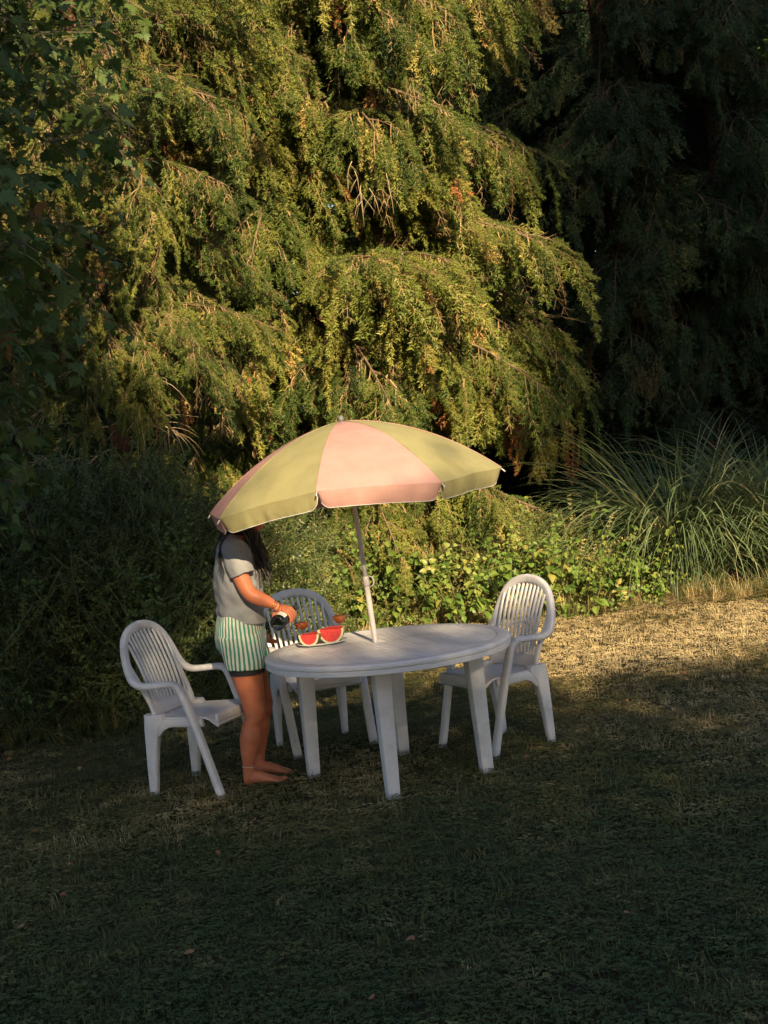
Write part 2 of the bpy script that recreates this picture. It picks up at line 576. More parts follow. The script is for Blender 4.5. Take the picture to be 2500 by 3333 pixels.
def scatter(name, templates, items, mats, parent=None):
    """items: (position, euler, scale, template index, tint). One object holding masses of small leaves."""
    vs, fs, mi, own, pt = [], [], [], [], []
    for k, tpl in enumerate(templates):
        tv, tf, tm = tpl[:3]
        o = len(vs)
        if isinstance(tv, np.ndarray):
            vs += tv.tolist()
        else:
            vs += [tuple(v) for v in tv]
        fs += [tuple(i + o for i in f) for f in tf]
        mi += list(tm)
        own += [k] * len(tv)
        pt += list(tpl[3]) if len(tpl) > 3 else [0.0] * len(tv)
    nt = len(vs)
    vs += [tuple(i[0]) for i in items]
    own = np.array(own + [-1] * len(items))
    me = bpy.data.meshes.new(name)
    me.from_pydata(vs, [], fs)
    for m in mats:
        me.materials.append(m)
    me.polygons.foreach_set('material_index', mi)
    nv = len(vs)

    def put(an, dt, data, key='value'):
        a = me.attributes.new(an, dt, 'POINT')
        a.data.foreach_set(key, np.ascontiguousarray(data).ravel())

    for k in range(len(templates)):
        put('t%d' % k, 'BOOLEAN', own == k)
    put('pt', 'BOOLEAN', own < 0)
    put('ptint', 'FLOAT', np.array(pt + [0.0] * len(items), np.float32))
    z = np.zeros((nt, 3), np.float32)
    put('rot', 'FLOAT_VECTOR', np.concatenate([z, np.array([tuple(i[1]) for i in items], np.float32).reshape(-1, 3)]), 'vector')
    put('scl', 'FLOAT', np.concatenate([np.ones(nt, np.float32), np.array([i[2] for i in items], np.float32)]))
    put('pick', 'INT', np.concatenate([np.zeros(nt, np.int32), np.array([i[3] for i in items], np.int32)]))
    put('tint', 'FLOAT', np.concatenate([np.zeros(nt, np.float32), np.array([i[4] for i in items], np.float32)]))
    me.update()
    o = link(name, me, parent)
    o['kind'] = 'stuff'
    md = o.modifiers.new('scatter', 'NODES')
    md.node_group = scatter_group(len(templates))
    return o


def dir_euler(d, roll=0.0):
    """Rotation that turns local +Y to d, then rolls about it."""
    q = Vector(d).to_track_quat('Y', 'Z')
    return (q @ Quaternion((0, 1, 0), roll)).to_euler()


# ------------------------------------------------------------------ foliage templates


def bake(templates, items, extra=None, centre_tint=0.0):
    """Join transformed copies of small templates into one larger template."""
    av, af, am, ap = [], [], [], []
    n = 0
    arr = [np.array([tuple(v) for v in t[0]]) for t in templates]
    for p, e, sc, k, tint in items:
        m = np.array(Euler(tuple(e)).to_matrix()) * sc
        v = arr[k] @ m.T + np.array(tuple(p))
        av.append(v)
        af += [tuple(i + n for i in f) for f in templates[k][1]]
        am += templates[k][2]
        ap += [tint - centre_tint] * len(v)
        n += len(v)
    if extra:
        ev, ef, em = extra
        av.append(np.array([tuple(v) for v in ev]))
        af += [tuple(i + n for i in f) for f in ef]
        am += list(em)
        ap += [0.0] * len(ev)
    return np.concatenate(av), af, am, ap


def needle_run(V, F, M, p, q, step, length, width, rg, mi, nrad=4):
    p, q = np.array(p), np.array(q)
    t = q - p
    Ln = np.linalg.norm(t)
    if Ln < 1e-4:
        return
    t /= Ln
    ref = np.array([0, 0, 1.0]) if abs(t[2]) < 0.9 else np.array([1.0, 0, 0])
    u = np.cross(t, ref)
    u /= np.linalg.norm(u)
    w = np.cross(t, u)
    n = max(2, int(Ln / step))
    for i in range(n):
        base = p + t * Ln * (i + 0.5) / n
        a0 = rg.random() * 6.28
        for k in range(nrad):
            a = a0 + 6.283 * k / nrad + rg.uniform(-.4, .4)
            rad = u * math.cos(a) + w * math.sin(a)
            d = t * rg.uniform(.45, .8) + rad * rg.uniform(.6, .9)
            tip = base + d * length * rg.uniform(.75, 1.15)
            s = np.cross(d, np.array([rg.uniform(-1, 1), rg.uniform(-1, 1), rg.uniform(-1, 1)]))
            s = s / (np.linalg.norm(s) + 1e-6) * width / 2
            o = len(V)
            V += [base - s, base + s, tip]
            F.append((o, o + 1, o + 2))
            M.append(mi)


def stick(V, F, M, p, q, r0, r1, mi):
    p, q = Vector(p), Vector(q)
    t = (q - p).normalized()
    u = t.orthogonal().normalized()
    w = t.cross(u)
    o = len(V)
    for c, r in ((p, r0), (q, r1)):
        for k in range(3):
            a = k * 2.094
            V.append(np.array(c + u * r * math.cos(a) + w * r * math.sin(a)))
    for k in range(3):
        F.append((o + k, o + (k + 1) % 3, o + 3 + (k + 1) % 3, o + 3 + k))
        M.append(mi)


def plume(seed, L=0.5, lat=0.17, dead=0.0, droop=0.25):
    """A flat hanging spruce spray along +Y: axis, side twigs and needles. material 0 needles, 1 twig."""
    rg = random.Random(seed)
    V, F, M = [], [], []
    n = 8
    st, nl, nw = .0135, .030, .0095
    pts = []
    x = z = 0.0
    for i in range(n + 1):
        y = L * i / n
        x += rg.uniform(-.015, .015)
        z -= droop * L / n * (i / n) * 1.2
        pts.append(Vector((x, y, z)))
    for i in range(n):
        stick(V, F, M, pts[i], pts[i + 1], 0.0030 * (1 - i / n) + .0012, 0.0030 * (1 - (i + 1) / n) + .0012, 1)
        if i > 0 and rg.random() > dead:
            needle_run(V, F, M, pts[i], pts[i + 1], st, nl, nw, rg, 0)
    if dead < 1:
        needle_run(V, F, M, pts[-1], pts[-1] + Vector((0, .025, 0)), .008, nl * .9, nw, rg, 0, 5)
    for i in range(1, n):
        for sd in (-1, 1):
            if rg.random() < 0.07:
                continue
            f = i / n
            ln = lat * (1.0 - .7 * f) * rg.uniform(.7, 1.25) * (0.6 + f if f < .3 else 1)
            d = Vector((sd * rg.uniform(.55, .9), rg.uniform(.6, 1.0), rg.uniform(-.35, .3))).normalized()
            p = pts[i]
            m = p + d * ln * .55
            d2 = (d + Vector((0, .25, -.3))).normalized()
            q = m + d2 * ln * .45
            stick(V, F, M, p, m, .0020, .0015, 1)
            if rg.random() > dead:
                needle_run(V, F, M, p + d * ln * .1, m, st, nl, nw, rg, 0, 3)
                needle_run(V, F, M, m, q, st, nl * .9, nw, rg, 0, 3)
                if ln > .08:
                    for s2 in (-1, 1):
                        e = m + (d * .7 + Vector((s2 * .5, .4, -.15))).normalized() * ln * rg.uniform(.3, .55)
                        needle_run(V, F, M, m, e, st, nl * .9, nw, rg, 0, 3)
            else:
                stick(V, F, M, m, q, .0015, .0008, 1)
                for s2 in (-1, 1):
                    e = m + (d * .7 + Vector((s2 * .6, .4, -.3))).normalized() * ln * rg.uniform(.4, .8)
                    stick(V, F, M, m, e, .0012, .0006, 1)
    return V, F, M


PLUMES = [plume(1, .42, .17), plume(2, .36, .2), plume(3, .5, .15), plume(4, .3, .16), plume(5, .42, .16, dead=.5), plume(6, .55, .14, dead=1.0)]


def leaf_poly(V, F, M, base, d, nrm, length, width, mi, fold=.25):
    """A folded pointed leaf of four triangles."""
    base, d, nrm = Vector(base), Vector(d).normalized(), Vector(nrm)
    s = d.cross(nrm).normalized()
    nrm = s.cross(d)
    o = len(V)
    mid = base + d * length * .45
    V += [base, mid - s * width / 2 + nrm * width * fold, base + d * length, mid + s * width / 2 + nrm * width * fold, mid]
    F += [(o, o + 4, o + 1), (o + 1, o + 4, o + 2), (o + 4, o, o + 3), (o + 4, o + 3, o + 2)]
    M += [mi] * 4


def sprig(seed, L=.34, nl=26, size=.021, width=.014, branch=2):
    """Small-leaved shrub sprig along +Y with paired leaves."""
    rg = random.Random(seed)
    V, F, M = [], [], []

    def run(p, d, ln, n):
        p, d = Vector(p), Vector(d).normalized()
        for i in range(n):
            q = p + d * ln / n
            stick(V, F, M, p, q, .0016, .0012, 1)
            side = d.cross(Vector((rg.uniform(-.4, .4), rg.uniform(-.4, .4), 1))).normalized()
            for s in (-1, 1):
                ld = (side * s + d * rg.uniform(.2, .7) + Vector((0, 0, rg.uniform(-.2, .4)))).normalized()
                k = rg.uniform(.7, 1.25)
                leaf_poly(V, F, M, q, ld, Vector((rg.uniform(-.5, .5), rg.uniform(-.5, .5), 1)), size * k, width * k, 0)
            p = q
            d = (d + Vector((rg.uniform(-.12, .12), rg.uniform(-.12, .12), rg.uniform(-.16, .04)))).normalized()
        return p
    run((0, 0, 0), (0, 1, 0), L, nl // 2)
    for b in range(branch):
        s = -1 if b % 2 else 1
        run((0, L * (.2 + .2 * b), 0), (s * .8, .7, rg.uniform(-.1, .4)), L * rg.uniform(.4, .6), nl // 4)
    return V, F, M


SPRIGS0 = [sprig(11), sprig(12, .42, 30), sprig(13, .28, 22, .026, .018, 3), sprig(14, .36, 20, .018, .012, 3)]


def clump(templates, seed, n, rad):
    rg = random.Random(seed)
    it = []
    for i in range(n):
        p = Vector((rg.uniform(-rad, rad), rg.uniform(-rad * .5, rad), rg.uniform(-rad, rad)))
        it.append((p, dir_euler((rg.uniform(-.9, .9), rg.uniform(.2, 1), rg.uniform(-.8, .8)), rg.uniform(-3, 3)), rg.uniform(.7, 1.25), rg.randrange(len(templates)), rg.gauss(0, .12)))
    return bake(templates, it)


SPRIGS = [clump(SPRIGS0, 15 + k, 9, .17) for k in range(6)]


def heart_outline():
    half = [(0, 0), (.16, -.07), (.36, .02), (.44, .2), (.37, .45), (.2, .75), (0, 1.0)]
    return half


def broad_leaf(V, F, M, base, d, nrm, size, mi):
    base, d, nrm = Vector(base), Vector(d).normalized(), Vector(nrm)
    s = d.cross(nrm).normalized()
    nrm = s.cross(d)
    h = heart_outline()
    o = len(V)
    spine = [base + d * size * y + nrm * size * (-.22 * y * y) for _, y in h]
    V += spine
    n = len(h)
    for sg in (-1, 1):
        o2 = len(V)
        V += [sp + s * (sg * x * size) + nrm * (abs(x) * size * .28) for sp, (x, y) in zip(spine, h)]
        for i in range(n - 1):
            f = (o + i, o + i + 1, o2 + i + 1, o2 + i)
            F.append(f if sg > 0 else tuple(reversed(f)))
            M.append(mi)


def weed_template(seed, n=9, size=.06, L=.4):
    rg = random.Random(seed)
    V, F, M = [], [], []
    p, d = Vector((0, 0, 0)), Vector((0, 1, 0))
    for i in range(n):
        q = p + d * L / n
        stick(V, F, M, p, q, .0022, .0016, 1)
        a = i * 2.4 + rg.uniform(-.3, .3)
        ld = Vector((math.cos(a), .25, math.sin(a)))
        broad_leaf(V, F, M, q + ld * .02, ld, Vector((rg.uniform(-.3, .3), 1, rg.uniform(-.3, .3))), size * rg.uniform(.6, 1.15) * (1 - .3 * i / n), 0)
        p = q
        d = (d + Vector((rg.uniform(-.2, .2), 0, rg.uniform(-.2, .2)))).normalized()
    return V, F, M


WEEDS = [weed_template(21), weed_template(22, 11, .05, .5), weed_template(23, 7, .07, .35)]

MAPLE_OUT = [(0, 0), (.10, -.05), (.30, -.10), (.26, .05), (.50, .10), (.42, .20), (.56, .38), (.36, .36), (.24, .42), (.30, .62), (.18, .60), (.12, .74), (0, 1.0)]


def maple_leaf(V, F, M, base, d, nrm, size, mi, bend=.18):
    base, d, nrm = Vector(base), Vector(d).normalized(), Vector(nrm)
    s = d.cross(nrm).normalized()
    nrm = s.cross(d)
    o = len(V)

    def P(x, y):
        return base + d * (y * size) + s * (x * size) + nrm * (-bend * size * (x * x * 1.6 + y * y) + .10 * size * abs(x))
    V.append(P(0, .22))
    ring = MAPLE_OUT + [(-x, y) for x, y in reversed(MAPLE_OUT[1:-1])]
    V += [P(x, y) for x, y in ring]
    for i in range(len(ring)):
        F.append((o, o + 1 + i, o + 1 + (i + 1) % len(ring)))
        M.append(mi)


def maple_cluster(seed, n=7, size=.12):
    rg = random.Random(seed)
    V, F, M = [], [], []
    p, d = Vector((0, 0, 0)), Vector((0, 1, 0))
    for i in range(n):
        q = p + d * .07
        stick(V, F, M, p, q, .003, .0022, 1)
        a = i * 2.6
        ld = Vector((math.cos(a), .5, math.sin(a) * .4 - .2)).normalized()
        b = q + ld * .07
        stick(V, F, M, q, b, .0014, .001, 1)
        maple_leaf(V, F, M, b, (ld + Vector((0, 0, -.3))), Vector((rg.uniform(-.4, .4), rg.uniform(-.5, .3), 1)), size * rg.uniform(.6, 1.1), 0)
        p = q
    return V, F, M


MAPLES = [maple_cluster(31), maple_cluster(32, 9, .10), maple_cluster(33, 6, .13)]


def leaf_ball(seed, n=40, rad=.4, size=.13):
    rg = random.Random(seed)
    V, F, M = [], [], []
    for i in range(n):
        c = Vector((rg.gauss(0, 1), rg.gauss(0, 1), rg.gauss(0, 1))).normalized() * rad * rg.random() ** .5
        leaf_poly(V, F, M, c, Vector((rg.uniform(-1, 1), rg.uniform(-1, 1), rg.uniform(-1, .4))), Vector((rg.uniform(-1, 1), rg.uniform(-1, 1), 1)), size * rg.uniform(.7, 1.3), size * .7, 0)
    return V, F, M


BALLS = [leaf_ball(41), leaf_ball(42, 30, .5), leaf_ball(43, 50, .45)]


def grass_tuft(seed, n=34, rad=.06, hmin=.015, hmax=.05, width=.0032):
    rg = random.Random(seed)
    V, F, M = [], [], []
    for i in range(n):
        a, r = rg.random() * 6.283, rad * rg.random() ** .5
        b = Vector((r * math.cos(a), r * math.sin(a), 0))
        h = rg.uniform(hmin, hmax)
        la = rg.random() * 6.283
        ln = rg.uniform(.2, 1.3) * h
        lean = Vector((math.cos(la), math.sin(la), 0))
        sd = Vector((-math.sin(la), math.cos(la), 0)) * width / 2
        m = b + Vector((0, 0, h * .6)) + lean * ln * .35
        t = b + Vector((0, 0, h * rg.uniform(.7, 1))) + lean * ln
        o = len(V)
        V += [b - sd, b + sd, m + sd * .8, m - sd * .8, t]
        F += [(o, o + 1, o + 2, o + 3), (o + 3, o + 2, o + 4)]
        M += [0, 0]
    return V, F, M


def clover_tuft(seed, n=12, rad=.055):
    rg = random.Random(seed)
    V, F, M = [], [], []
    for i in range(n):
        a, r = rg.random() * 6.283, rad * rg.random() ** .5
        c = Vector((r * math.cos(a), r * math.sin(a), rg.uniform(.008, .028)))
        a0 = rg.random() * 6.283
        for k in range(3):
            d = Vector((math.cos(a0 + 2.094 * k), math.sin(a0 + 2.094 * k), rg.uniform(-.15, .35)))
            leaf_poly(V, F, M, c, d, Vector((0, 0, 1)), rg.uniform(.009, .015), .010, 0, .15)
    return V, F, M


TUFTS = [grass_tuft(51, 46, .065, .012, .034), grass_tuft(52, 40, .06, .010, .03), grass_tuft(53, 54, .075, .008, .026), clover_tuft(54), clover_tuft(55, 16), grass_tuft(56, 9, .05, .03, .07, .0026)]

# ------------------------------------------------------------------ ground


def build_ground():
    n = 80
    xs = np.sinh(np.linspace(-5.2, 5.2, n)) * 2.2
    vs, fs = [], []
    for j in range(n):
        for i in range(n):
            x, y = float(xs[i]), float(xs[j]) + 7
            r = math.hypot(x, y - 7)
            z = .012 * noise.noise(Vector((x * .9, y * .9, 0))) - .012
            if r > 18:
                z += .4 * noise.noise(Vector((x * .05, y * .05, 3))) * min(1, (r - 18) / 30)
            vs.append((x, y, z))
    for j in range(n - 1):
        for i in range(n - 1):
            fs.append((j * n + i, j * n + i + 1, (j + 1) * n + i + 1, (j + 1) * n + i))
    o = mesh_obj('lawn_ground', vs, fs, GROUND, smooth=True)
    tag(o, 'flat garden ground of dry brown soil under the lawn', kind='structure')


build_ground()


def hedge_front(x):
    """depth (y) of the front of the planting along the lawn"""
    pts = [(-9, 8.4), (-4, 8.75), (-2.5, 9.1), (-1.7, 9.25), (-1.25, 9.9), (-.95, 11.6), (-.6, 12.9), (.3, 13.0), (1.2, 12.9), (1.9, 12.6), (2.6, 12.75), (3.6, 12.45), (6, 11.9), (12, 11)]
    for (a, b), (c, d) in zip(pts, pts[1:]):
        if a <= x <= c:
            return b + (d - b) * (x - a) / (c - a)
    return 12


def dry_sunlit_tone(x, y):
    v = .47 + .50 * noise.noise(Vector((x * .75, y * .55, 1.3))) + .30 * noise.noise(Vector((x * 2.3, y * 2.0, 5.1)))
    v += .52 * max(0, min(1, (y - 8.9) / 1.3)) * (1 if x > .4 else .6)  # dry grass made paler past the shadow edge, adding sunlight to its colour
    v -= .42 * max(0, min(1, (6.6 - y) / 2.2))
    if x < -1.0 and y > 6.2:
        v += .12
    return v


def build_lawn():
    items = []
    y = 3.1
    while y < 13.6:
        dy = .034 + .0019 * (y - 3)
        half = .345 * y + .9
        x = -half
        while x < half:
            px, py = x + rnd.uniform(-.03, .03), y + rnd.uniform(-.03, .03)
            x += dy * 1.35
            hf = hedge_front(px)
            if py > hf + .35:
                continue
            d = dry_sunlit_tone(px, py)
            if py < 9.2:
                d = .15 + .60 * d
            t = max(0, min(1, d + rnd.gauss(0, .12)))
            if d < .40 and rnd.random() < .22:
                k = rnd.choice((3, 4))
                t = min(t, .33)
            elif rnd.random() < .03:
                k = 5
                t = min(1, t + .3)
            else:
                k = rnd.choice((0, 1, 2))
            s = rnd.uniform(.75, 1.2) * (1.0 if py < 7.5 else .8)
            if py > hf - .25:
                s *= 1.5
                t *= .5
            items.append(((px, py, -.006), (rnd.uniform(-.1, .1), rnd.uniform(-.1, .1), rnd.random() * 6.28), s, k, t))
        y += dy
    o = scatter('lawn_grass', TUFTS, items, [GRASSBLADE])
    tag(o, 'short patchy lawn of green clover and dry tan grass', kind='stuff')
    return len(items)


n_lawn = build_lawn()

# ------------------------------------------------------------------ trees


def limb_path(start, az, length, lift, droop, n=10, rg=rnd, tipup=.12, wig=.04):
    p = Vector(start)
    pts = [p.copy()]
    a = az
    for i in range(n):
        f = (i + .5) / n
        sl = lift - droop * f ** .8 + tipup * max(0, f - .7) / .3
        a += rg.uniform(-wig, wig)
        d = Vector((math.cos(a) * math.cos(sl), math.sin(a) * math.cos(sl), math.sin(sl)))
        p = p + d * length / n
        pts.append(p.copy())
    return pts


def add_plumes(items, pts, rg, spacing, tint, side_amt=.8, scale=1.0, start=.2, dead=.06, hang=1.0):
    total = sum((b - a).length for a, b in zip(pts, pts[1:]))
    acc, nxt, sd = 0.0, total * start, 1
    for a, b in zip(pts, pts[1:]):
        ln = (b - a).length
        t = (b - a).normalized()
        side = t.cross(Vector((0, 0, 1)))
        if side.length < .1:
            side = Vector((1, 0, 0))
        side.normalize()
        while nxt < acc + ln:
            p = a + t * (nxt - acc)
            f = nxt / total
            sd = -sd
            d = side * sd * rg.uniform(.1, side_amt) + t * rg.uniform(.1, .5) + Vector((0, 0, -1)) * rg.uniform(1.1, 3.0) * hang
            longer = 1.0
            if rg.random() < .34:
                d = t * rg.uniform(.6, 1) + side * sd * rg.uniform(.2, .7) + Vector((0, 0, rg.uniform(-.35, .25)))
            else:
                longer = rg.uniform(1.1, 2.15)
            d.normalize()
            r = rg.random()
            k = 5 if r < dead else (4 if r < dead * 2.2 else rg.choice((0, 1, 2, 3)))
            tt = min(1, max(0, rg.gauss(tint, .17)))
            if rg.random() < .035:
                tt = rg.uniform(.9, 1)
            items.append((p, dir_euler(d, rg.uniform(-1.2, 1.2)), scale * longer * rg.uniform(.65, 1.1) * (1.05 - .3 * f), k, tt))
            nxt += spacing * rg.uniform(.6, 1.4)
        acc += ln
    # tip
    t = (pts[-1] - pts[-2]).normalized()
    items.append((pts[-1], dir_euler(t + Vector((0, 0, -.25)), rg.uniform(-.5, .5)), scale * .8, 1, tint))


def make_bough(items, mb, start, az, length, rg, tint, lift=.1, droop=.75, spacing=.085, scale=1.0, r0=.03, nsec=5, dead=.06, hang=1.0):
    pts = limb_path(start, az, length, lift, droop, 10, rg)
    mb.tube(pts, [r0 * (1 - .88 * i / 10) for i in range(11)], 5)
    add_plumes(items, pts, rg, spacing, tint, scale=scale, dead=dead, hang=hang)
    for s in range(nsec):
        f = .28 + .62 * (s + rg.random() * .7) / nsec
        i = min(9, int(f * 10))
        sg = -1 if s % 2 else 1
        a2 = az + sg * rg.uniform(.45, .95)
        l2 = length * (1 - f * .75) * rg.uniform(.4, .62)
        p2 = limb_path(pts[i], a2, l2, -.05 - .3 * f, .7, 7, rg)
        mb.tube(p2, [r0 * .32 * (1 - .85 * k / 7) for k in range(8)], 4)
        add_plumes(items, p2, rg, spacing, tint, scale=scale * .92, start=.12, dead=dead, hang=hang)


def bough_template(seed, L=2.6, spacing=.085, scale=1.0, nsec=6, dead=.06, droop=.75, hang=1.0):
    """One whole drooping bough along +Y, joined into a single template."""
    rg = random.Random(seed)
    items, mb = [], MB()
    make_bough(items, mb, Vector((0, 0, 0)), math.pi / 2, L, rg, .5, rg.uniform(0, .2), droop, spacing, scale, .026, nsec, dead, hang)
    return bake(PLUMES, items, (mb.v, mb.f, [2] * len(mb.f)), .5)


def spruce(name, label, x, y, height, base_z, length_at, n, seed, tint, templates, tl, az_c=-math.pi / 2, az_spread=2.0, trunk_r=.2, lean=0.0, group='spruces behind the lawn', top_z=None, tilt=.0, extra=(), mats=None, pockets=0.0, var=.09, lr=(.74, 1.14)):
    rg = random.Random(seed)
    root = empty(name, (x, y, 0))
    tag(root, label, 'tree', group)
    tr = MB()
    path = [(lean * z + .04 * math.sin(z * .7 + seed), .03 * math.cos(z * .9), z - .2) for z in np.linspace(0, height, 18)]
    rads = [trunk_r * (1 - .85 * k / 17) * (1.25 if k == 0 else 1) for k in range(18)]
    tr.tube(path, rads, 14)
    tr.build('trunk', BARK, root)
    items = []
    tz = top_z or height
    for i in range(n):
        z = base_z + (tz - base_z) * (i + rg.random()) / n
        az = az_c + rg.uniform(-az_spread, az_spread)
        ln = length_at(z) * rg.uniform(*lr)
        if pockets and noise.noise(Vector((az * 1.5, z * .95, seed * .37))) < -pockets:
            continue
        items.append(((lean * z, 0, z), (rg.gauss(tilt, .22), rg.gauss(0, .14), az - math.pi / 2), ln / tl, rg.randrange(len(templates)), min(.95, max(.02, rg.gauss(tint, var)))))
    for z, azd, ln, k, tl_ in extra:
        items.append(((lean * z, 0, z), (tl_, 0, R(azd) - math.pi / 2), ln / tl, k % len(templates), tint))
    scatter('foliage', templates, items, mats or [NEEDLE, SHOOT, LIMB], root)
    return root, len(items)


def lerp_table(tab):
    def f(z):
        for (a, b), (c, d) in zip(tab, tab[1:]):
            if z <= c:
                return b + (d - b) * max(0, (z - a)) / (c - a)
        return tab[-1][1]
    return f


counts = {}
FINE = [bough_template(1000 + k, 2.6, .070, 1.0, 7, .07, (.8, 1.0, 1.2, .9, 1.1, .75, 1.35, 1.0)[k], (1, .8, 1.1, .6, 1, .9, 1.2, .7)[k]) for k in range(8)]
MID = [bough_template(1020 + k, 2.6, .115, 1.2, 6, .13, (.8, 1.0, 1.25)[k]) for k in range(3)]
COARSE = [bough_template(1040 + k, 2.6, .20, 1.8, 5, .06, (.6, .8)[k]) for k in range(2)]
main_spruce, counts['main'] = spruce(
    'spruce_tree', 'large sunlit spruce with drooping golden green boughs behind the table',
    -.45, 15.05, 14, 1.5, lerp_table([(1.3, 2.7), (3, 3.0), (6, 2.85), (9, 2.4), (12, 1.2)]), 185, 101, .46, FINE, 2.6, pockets=.07,
    az_spread=1.75, trunk_r=.2, top_z=10.4, var=.11, lr=(.66, 1.16),
    extra=[(1.9, -150, 2.7, 0, -.05), (2.0, -125, 2.9, 3, -.12), (1.75, -105, 2.8, 5, .0), (1.9, -82, 2.9, 0, -.08), (1.7, -62, 2.9, 3, .02), (1.9, -45, 3.1, 5, -.05), (1.6, -33, 3.0, 7, .0), (2.3, -95, 2.9, 1, -.1), (2.3, -55, 3.0, 7, -.1), (3.3, -92, 2.4, 2, -.1), (4.6, -97, 2.2, 0, -.1), (5.6, -86, 2.2, 4, -.1)])

left_spruce, counts['left'] = spruce(
    'spruce_tree', 'spruce with bare reddish trunk and dead twigs above the dark hedge',
    -2.28, 11.6, 11, 2.9, lerp_table([(3, 1.5), (6, 1.8), (11, .5)]), 64, 102, .36, MID, 2.6,
    az_spread=2.2, trunk_r=.105, top_z=7.8, extra=[(3.0, -100, 1.3, 0, -.1), (3.3, -75, 1.4, 1, -.1), (3.6, -120, 1.4, 2, -.1), (2.8, -60, 1.2, 1, -.1), (3.9, -90, 1.4, 0, -.1), (4.4, -100, 1.4, 1, -.1)])

for i, (x, y, h, bz, L, n, lab) in enumerate([
    (3.45, 17.2, 15, 2.0, 2.7, 52, 'shaded spruce with reddish trunk right of the sunlit one'),
    (4.75, 16.8, 15, 1.7, 2.6, 48, 'shaded spruce standing behind the tall ornamental grass'),
    (6.4, 18.6, 15, 1.5, 2.9, 40, 'dark spruce at the right edge behind the grass'),
]):
    r_, c_ = spruce('spruce_tree', lab, x, y, h, bz, lerp_table([(1, L), (7, L * .9), (15, .6)]), n + 12, 110 + i, .3, MID, 2.6, mats=[NEEDLE_SHADED, SHOOT_SHADED, SHOOT_SHADED], az_spread=1.9, trunk_r=.22, top_z=9.8)

for i, (x, y, L, n, lab) in enumerate([
    (1.7, 20.5, 3.2, 46, 'far dark spruce seen between the sunlit and the shaded spruces'),
    (-3.4, 18.0, 3.0, 44, 'far dark spruce behind the left spruce and the maple leaves'),
    (4.9, 23.0, 3.4, 44, 'far dark spruce filling the gap behind the shaded spruces'),
    (-6.2, 16.5, 3.0, 36, 'far dark spruce beyond the maple at the left'),
    (8.6, 22.5, 3.4, 36, 'far dark spruce beyond the right edge'),
]):
    r_, c_ = spruce('spruce_tree', lab, x, y, 16, .6, lerp_table([(.6, L), (8, L * .85), (16, .6)]), n, 130 + i, .2, COARSE, 2.6, mats=[NEEDLE_SHADED, SHOOT_SHADED, SHOOT_SHADED], az_spread=1.9, trunk_r=.24, top_z=11.5)

# far wood closing the view
rg = random.Random(290)
it = []
for i in range(3600):
    x = rg.uniform(-13, 15)
    z = 13.5 * rg.random() ** 1.1
    it.append(((x, 27 + rg.uniform(-1.5, 1.5), z), (rg.random() * 6, rg.random() * 6, rg.random() * 6), rg.uniform(1.6, 2.6), rg.randrange(3), rg.random() * .6))
for i in range(800):
    x = rg.uniform(-12, 13)
    it.append(((x, 20.5 + rg.uniform(-1.2, 1.2), 3.6 * rg.random()), (rg.random() * 6, rg.random() * 6, rg.random() * 6), rg.uniform(1.2, 1.9), rg.randrange(3), rg.random() * .5))
o = scatter('woodland', BALLS, it, [CROWNLEAF])
tag(o, 'dark wood closing the view far behind the spruces', kind='stuff')

# dead limbs on the trunk of the shaded spruce at the upper right
shaded = [o for o in COL.objects if o.get('label', '').startswith('shaded spruce with reddish trunk')][0]
for i, (z, az, L) in enumerate([(5.9, -1.0, 1.0), (6.3, -.5, 1.1), (5.6, -1.9, .7), (6.6, -1.4, .9), (5.2, -.8, .9), (6.0, -2.3, .7)]):
    rg = random.Random(360 + i)
    mb = MB()
    pts = limb_path((0, -.1, z), az, L, .25, .5, 8, rg, wig=.25)
    mb.tube(pts, [.022 * (1 - .8 * k / 8) for k in range(9)], 5)
    for k in range(6):
        q = limb_path(pts[rg.randrange(2, 9)], az + rg.uniform(-1.2, 1.2), rg.uniform(.15, .45), rg.uniform(-.6, .6), .5, 5, rg, wig=.3)
        mb.tube(q, [.007 * (1 - .7 * m / 5) for m in range(6)], 4)
    mb.build('dead_branch', TWIG, shaded)

# dead twig tangles on the bare trunk at the left
for i, (z, az, L) in enumerate([(2.05, -1.9, .75), (2.25, -2.6, .8), (2.5, -1.2, .9), (2.7, -2.2, .85), (1.8, -2.9, .6), (2.9, -.9, 1.0), (2.35, -.5, .7), (3.0, -1.7, .9)]):
    rg = random.Random(300 + i)
    mb = MB()
    pts = limb_path((0, 0, z), az, L, .15, .9, 8, rg, wig=.15)
    mb.tube(pts, [.011 * (1 - .8 * k / 8) for k in range(9)], 5)
    for k in range(26):
        j = rg.randrange(2, 9)
        p = pts[j]
        q = limb_path(p, az + rg.uniform(-1.4, 1.4), rg.uniform(.15, .5), rg.uniform(-.6, .3), rg.uniform(.3, 1.4), 5, rg, wig=.3)
        mb.tube(q, [.0038 * (1 - .7 * m / 5) for m in range(6)], 3)
    mb.build('dead_branch', TWIG, left_spruce)

